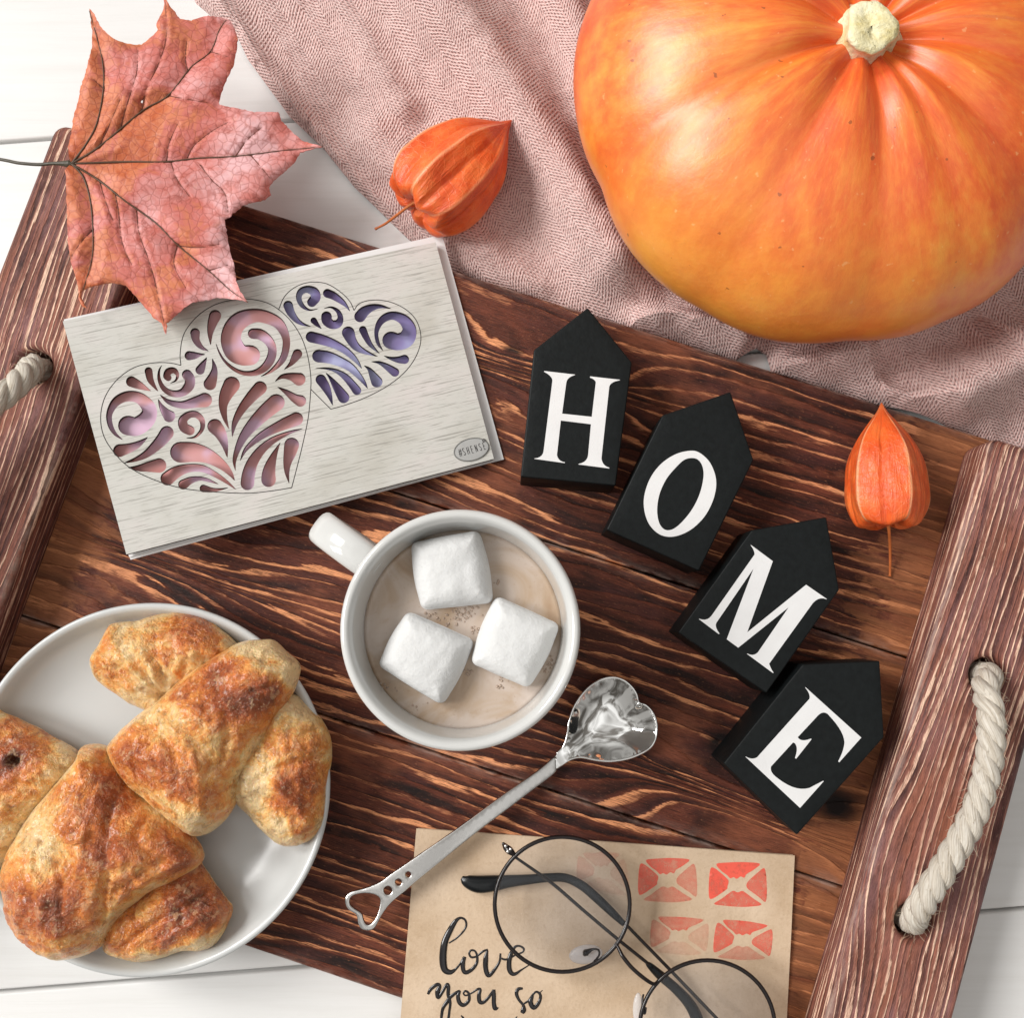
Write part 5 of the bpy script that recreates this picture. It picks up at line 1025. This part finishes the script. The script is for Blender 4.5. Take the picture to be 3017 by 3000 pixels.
def stamp(q, stren):
    q = [np.array(a, float) for a in q]; c = sum(q) / 4; V = []; F = []; ink = []
    def bil(s, t): return (q[0] * (1 - s) + q[1] * s) * (1 - t) + (q[3] * (1 - s) + q[2] * s) * t
    # barrel shaped outline, X-shaped gap and a torn centre
    sides = [[(.09, -.02), (.3, -.05), (.5, -.06), (.7, -.05), (.92, -.01), (.80, .13), (.66, .24), (.62, .33), (.55, .30), (.48, .36), (.42, .32), (.36, .35), (.30, .27), (.18, .15)],
             [(-.02, .1), (.06, .09), (.17, .20), (.28, .33), (.33, .42), (.31, .55), (.30, .62), (.18, .74), (.05, .86), (-.02, .84), (-.04, .5)],
             [(1.0, .1), (1.03, .3), (1.03, .7), (1.0, .92), (.90, .82), (.78, .70), (.68, .60), (.66, .50), (.70, .40), (.80, .28), (.92, .15)],
             [(.07, 1.0), (.20, .87), (.34, .72), (.42, .66), (.50, .70), (.58, .66), (.66, .72), (.80, .86), (.93, .99), (.7, 1.05), (.5, 1.06), (.25, 1.04)]]
    for sd2, st in zip(sides, stren):
        o2 = resample(catmull([P(*cst(*bil(*a)), EZ)[:2] for a in sd2], 3, True), .07); v, f, d_ = fill(o2, (), .12)
        o = len(V); V += [(a[0], a[1], env_z(a) + .006) for a in v]; F += [tuple(int(i) + o for i in t_) for t_ in f]; ink += [st * (1 + .25 * (dd_ < .05)) for dd_ in d_]
    mk('stamp_print', V, F, M_STAMP, env, attrs={'ink': np.array(ink)})
stamp([(735, 300), (1128, 292), (1145, 590), (722, 590)], (.62, .62, .33, .33)); stamp([(1262, 328), (1655, 322), (1665, 632), (1250, 620)], (1., 1., .62, .66))
stamp([(825, 722), (1235, 745), (1215, 1000), (812, 975)], (.42, .30, .14, .10)); stamp([(1312, 745), (1712, 788), (1690, 1030), (1280, 1020)], (.62, .58, .48, .26)); stamp([(270, 245), (600, 250), (650, 560), (262, 470)], (.12, .14, .08, .07))

# ================================================================== SPOON
cS, cB4 = Crop(980, 1960, 1.932), Crop(1640, 1980, 6.003)
sp = empty('spoon', (*P(*cS(900, 850), FL)[:2], FL), 'silver teaspoon with a heart-shaped bowl and a heart cut out of the handle end', 'spoon')
hO = [(1275, 508), (1250, 530), (1160, 606), (1000, 716), (850, 826), (700, 936), (560, 1032), (450, 1108), (390, 1150), (330, 1190), (285, 1226), (240, 1250), (180, 1272), (130, 1284), (95, 1298), (74, 1320), (69, 1345), (78, 1378), (100, 1402), (130, 1418), (140, 1440), (144, 1470), (158, 1498), (180, 1510), (208, 1513), (236, 1500), (256, 1472), (275, 1435), (315, 1375), (360, 1330), (410, 1290), (460, 1246), (580, 1148), (700, 1050), (850, 930), (1000, 818), (1130, 718), (1240, 636), (1275, 604)]
hH = catmull([(122, 1312), (180, 1300), (240, 1308), (270, 1332), (266, 1380), (246, 1440), (216, 1474), (192, 1474), (176, 1448), (165, 1412), (128, 1388), (100, 1362), (100, 1332)], 4, True)
def sz_(px, py):
    # height of the spoon handle by distance from the bowl neck
    s = np.clip((1640 - px) / 620, 0, 1); return 1.72 + .42 * np.sin(s * 2.6) * (1 - s * .35) + (.0) * s
def hz_pts(L): return [P(x, y, float(sz_(x, y)))[:2] for x, y in L]
o_ = hz_pts([cS(*p) for p in hO]); hs = [hz_pts([cS(*p) for p in hH])] + [hz_pts([cS(*p) for p in circ((a, b), r, 20)]) for a, b, r in ((315, 1283, 23), (375, 1236, 18), (430, 1192, 15))]
o2 = resample(catmull(o_, 2, False), .12); v, f, d_ = fill(o2, hs, .14, [.02, .05])
x0 = P(1640, 2240, 1.7)[0]; x1 = P(1015, 2740, 1.5)[0]; sv_ = np.clip((x0 - v[:, 0]) / (x0 - x1), 0, 1.05); zz = 1.74 + .42 * np.sin(sv_ * 2.75) * (1 - sv_ * .35) - .20 * np.clip(sv_ - .9, 0, 1)
T = np.column_stack([v, zz + .06 - round_drop(d_, .05)]); Bt = np.column_stack([v, zz - .06]); V, F, k = solid(v, f, T, Bt)
mk('handle', V, F, M_BRUSH, sp)
bO = [(0, 1460), (60, 1415), (120, 1340), (165, 1230), (195, 1100), (222, 900), (300, 650), (430, 430), (600, 250), (800, 135), (1000, 98), (1180, 150), (1320, 260), (1410, 400), (1450, 545), (1570, 590), (1680, 700), (1750, 850), (1768, 1010), (1740, 1190), (1650, 1340), (1480, 1450), (1250, 1540), (950, 1588), (700, 1570), (480, 1525), (350, 1528), (230, 1570), (110, 1650), (0, 1722)]
bw = [P(*cB4(*p), 2.0)[:2] for p in bO]; oc = np.concatenate([resample(catmull(bw, 3), .07)[:-1]])
v, f, d_ = fill(oc, (), .065)
ctr = P(*cB4(960, 820), 2.0)[:2]; nk = P(*cB4(0, 1590), 2.0)[:2]; adir = (ctr - nk) / np.linalg.norm(ctr - nk)
s_ax = (v - nk) @ adir
dep = 1 - (1 - np.clip(d_ / 1.0, 0, 1)) ** 2
dep = dep * np.clip((s_ax - .25) / .95, 0, 1) ** 1.3
# smooth the medial crease a little
adj = {}
nb_ = [[] for _ in range(len(v))]
for t_ in f:
    for i in range(3): nb_[t_[i]].append(int(t_[(i + 1) % 3])); nb_[t_[(i + 1) % 3]].append(int(t_[i]))
bd = set(sum([list(e_) for e_ in boundary(f)], []))
mx = max(len(set(x)) for x in nb_); idx = np.zeros((len(v), mx), int); wt = np.zeros((len(v), mx))
for i, x in enumerate(nb_):
    x = list(set(x)); idx[i, :len(x)] = x; wt[i, :len(x)] = 1
fx = np.array([i in bd for i in range(len(v))])
for _ in range(45): dep = np.where(fx, dep, (dep[idx] * wt).sum(1) / wt.sum(1))
# rounded crease below the cleft
cl0 = P(*cB4(1452, 550), 2.0)[:2]; cl1 = P(*cB4(1120, 900), 2.0)[:2]; dc = dist_poly(v, np.array([cl0, cl1]), False); dep = dep - .05 * np.exp(-(dc / .13) ** 2) * np.clip(np.linalg.norm(v - cl1, axis=1) / .6, 0, 1)
zr = 1.74 + .30 * np.clip(s_ax / 3.2, 0, 1); zt = zr - .62 * dep + .06
T = np.column_stack([v, zt]); Bt = np.column_stack([v, zt - .08]); V, F, k = solid(v, f, T, Bt); mk('bowl', V, F, M_STEEL, sp)
V, F = tube(np.column_stack([oc, np.interp((oc - nk) @ adir, [0, 3.2], [1.76, 2.06])]), .045, 8); mk('bowl_rim', V, F, M_STEEL, sp)

# ================================================================== EYEGLASSES
c7 = Crop(1600, 2420, 2.542); GZ = 2.75
g0 = P(1850, 2800, EZ)
gl = empty('eyeglasses', (g0[0], g0[1], EZ), 'folded round wire-rimmed eyeglasses with black temple tips on the kraft envelope', 'glasses')
def ring(cx, cy, r, z): return np.array([P(cx + r * math.cos(a), cy + r * math.sin(a), z) for a in np.arange(72) / 72 * 6.2832])
kpx = cm_per_px(1700, 2700, GZ)
for i, (cx, cy, r) in enumerate(((1656.5, 2666, 199), (2084, 3030, 199))):
    rg = ring(cx, cy, r, GZ); V, F = tube(rg, 6.2 * kpx, 10, closed=True); rm = mk('rim', V, F, M_WIRE, gl)
    inn = ring(cx, cy, r - 3, GZ); c_ = inn.mean(0); n = 72; V = [c_ + [0, 0, .12]]; F = []
    lv = [.25, .5, .75, 1.0]
    for q in lv: V += list(c_ + (inn - c_) * q + [0, 0, .12 * (1 - q * q)])
    m0 = len(V); V = V + [a - [0, 0, .10] for a in V]
    for off, fl in ((0, 1), (m0, -1)):
        for k in range(n): F.append(tuple(off + j for j in (0, 1 + k, 1 + (k + 1) % n))[::fl])
        for q in range(3):
            for k in range(n): F.append(tuple(off + j for j in (1 + q * n + k, 1 + (q + 1) * n + k, 1 + (q + 1) * n + (k + 1) % n, 1 + q * n + (k + 1) % n))[::fl])
    for k in range(n): F.append((1 + 3 * n + k, m0 + 1 + 3 * n + k, m0 + 1 + 3 * n + (k + 1) % n, 1 + 3 * n + (k + 1) % n))
    mk('lens', V, F, M_LENS, rm)
def gt(pts, name, mat, parent=gl, n=10, flat=1.0, k=8):
    c = catmull(pts, k); p3 = [P(a, b, z_) for a, b, z_, r_ in c]; V, F = tube(p3, np.maximum(c[:, 3], .8) * kpx, n, flat=flat); return mk(name, V, F, mat, parent)
def q7(x, y, z, r): a = c7(x, y); return (a[0], a[1], z, r / 2.542)
def q1(x, y, z, r): a = cS(x, y); return (a[0], a[1], z, r / 1.932)
gt([q7(545, 915, GZ, 11), q7(568, 960, GZ + .12, 13), q7(600, 1020, GZ + .25, 15), q7(670, 1105, GZ + .3, 15), q7(760, 1182, GZ + .25, 15), q7(830, 1222, GZ + .1, 13), q7(872, 1195, GZ, 11)], 'bridge', M_WIRE)
# left temple : hinge, thin shaft, black sleeve and tip
tA = gt([q1(1030, 1088, 2.5, 8), q7(60, 462, 2.45, 13), q7(300, 668, 2.35, 13), q7(545, 875, 2.25, 13), q7(800, 1080, 2.1, 13)], 'temple', M_WIRE)
gt([q7(775, 1065, 2.12, 12), q7(800, 1085, 2.1, 24), q7(880, 1160, 2.0, 36), q7(990, 1255, 1.9, 38), q7(1080, 1350, 1.8, 42), q7(1140, 1450, 1.7, 46), q7(1180, 1580, 1.65, 46), q7(1200, 1750, 1.65, 44), q7(1190, 1850, 1.65, 20)], 'temple_tip', M_TIP, tA, flat=.55)
tB = gt([q7(610, 765, 1.9, 12), q7(760, 920, 1.95, 13), q7(950, 1115, 2.05, 13), q7(1120, 1292, 2.15, 13), q7(1300, 1480, 2.25, 13), q7(1600, 1790, 2.4, 13), q7(1850, 2050, 2.55, 13)], 'temple', M_WIRE)
gt([q1(735, 1212, 1.65, 12), q1(765, 1232, 1.65, 36), q1(830, 1250, 1.65, 50), q1(920, 1244, 1.65, 46), q1(1010, 1232, 1.66, 36), q1(1120, 1222, 1.70, 29), q1(1230, 1212, 1.78, 26), q1(1330, 1215, 1.85, 26), q1(1420, 1258, 1.88, 27), q1(1500, 1325, 1.9, 27), q1(1590, 1410, 1.9, 24), q1(1660, 1478, 1.9, 16)], 'temple_tip', M_TIP, tB, flat=.5)
hg = gt([q1(1038, 1085, GZ, 10), q1(1010, 1060, GZ, 22), q1(990, 1042, GZ - .05, 20), q1(975, 1022, GZ - .1, 12), q1(968, 1012, GZ - .1, 6)], 'hinge', M_WIRE)
for (x, y) in ((1012, 1048), (998, 1062), (985, 1030)):
    q = P(*cS(x, y), GZ + .08); V, F = sphere(q, .07, 10, 6); mk('screw', V, F, M_STEEL, hg)
arm = gt([q7(375, 1062, GZ, 7), q7(418, 1010, GZ - .1, 8), q7(415, 968, GZ - .2, 8), q7(375, 962, GZ - .3, 9), q7(335, 980, GZ - .35, 20), q7(320, 990, GZ - .35, 26), q7(305, 1010, GZ - .35, 10)], 'nose_pad_arm', M_WIRE)
def pad(cx, cy, rx, ry, rot, z, parent, tilt=(0, 0)):
    V = []; F = []; n, m = 20, 8
    for j in range(m + 1):
        ph = math.pi * j / m
        for i in range(n):
            a = 6.2832 * i / n; x, y, zz = rx * math.sin(ph) * math.cos(a), ry * math.sin(ph) * math.sin(a), math.cos(ph) * .11
            px, py = cx + x * math.cos(rot) - y * math.sin(rot), cy + x * math.sin(rot) + y * math.cos(rot); V.append(P(*c7(px, py), z + zz + x * tilt[0]))
    for j in range(m):
        for i in range(n): F.append((j * n + i, (j + 1) * n + i, (j + 1) * n + (i + 1) % n, j * n + (i + 1) % n))
    return mk('nose_pad', V, F, M_PAD, parent)
pad(320, 1000, 128, 74, R(-8), GZ - .62, arm)
arm2 = gt([q7(770, 1400, GZ, 8), q7(760, 1440, GZ - .1, 12), q7(745, 1420, GZ - .3, 8), q7(745, 1340, GZ - .4, 8), q7(752, 1300, GZ - .4, 7)], 'nose_pad_arm', M_WIRE)
pad(708, 1400, 36, 115, R(3), GZ - .5, arm2)

# smooth-by-angle so flat boards and blocks keep crisp edges
for o in list(COL.objects):
    if o.type == 'MESH' and o.name.split('.')[0] in ('floor_board', 'side_rail', 'plank', 'block_body', 'handle', 'bowl', 'paper_front', 'paper_back', 'foot_batten', 'badge', 'blade', 'blanket', 'lens'):
        me = o.data; import bmesh
        bm = bmesh.new(); bm.from_mesh(me)
        for e_ in bm.edges:
            if len(e_.link_faces) == 2 and e_.calc_face_angle(0) > R(40): e_.smooth = False
        bm.to_mesh(me); bm.free()
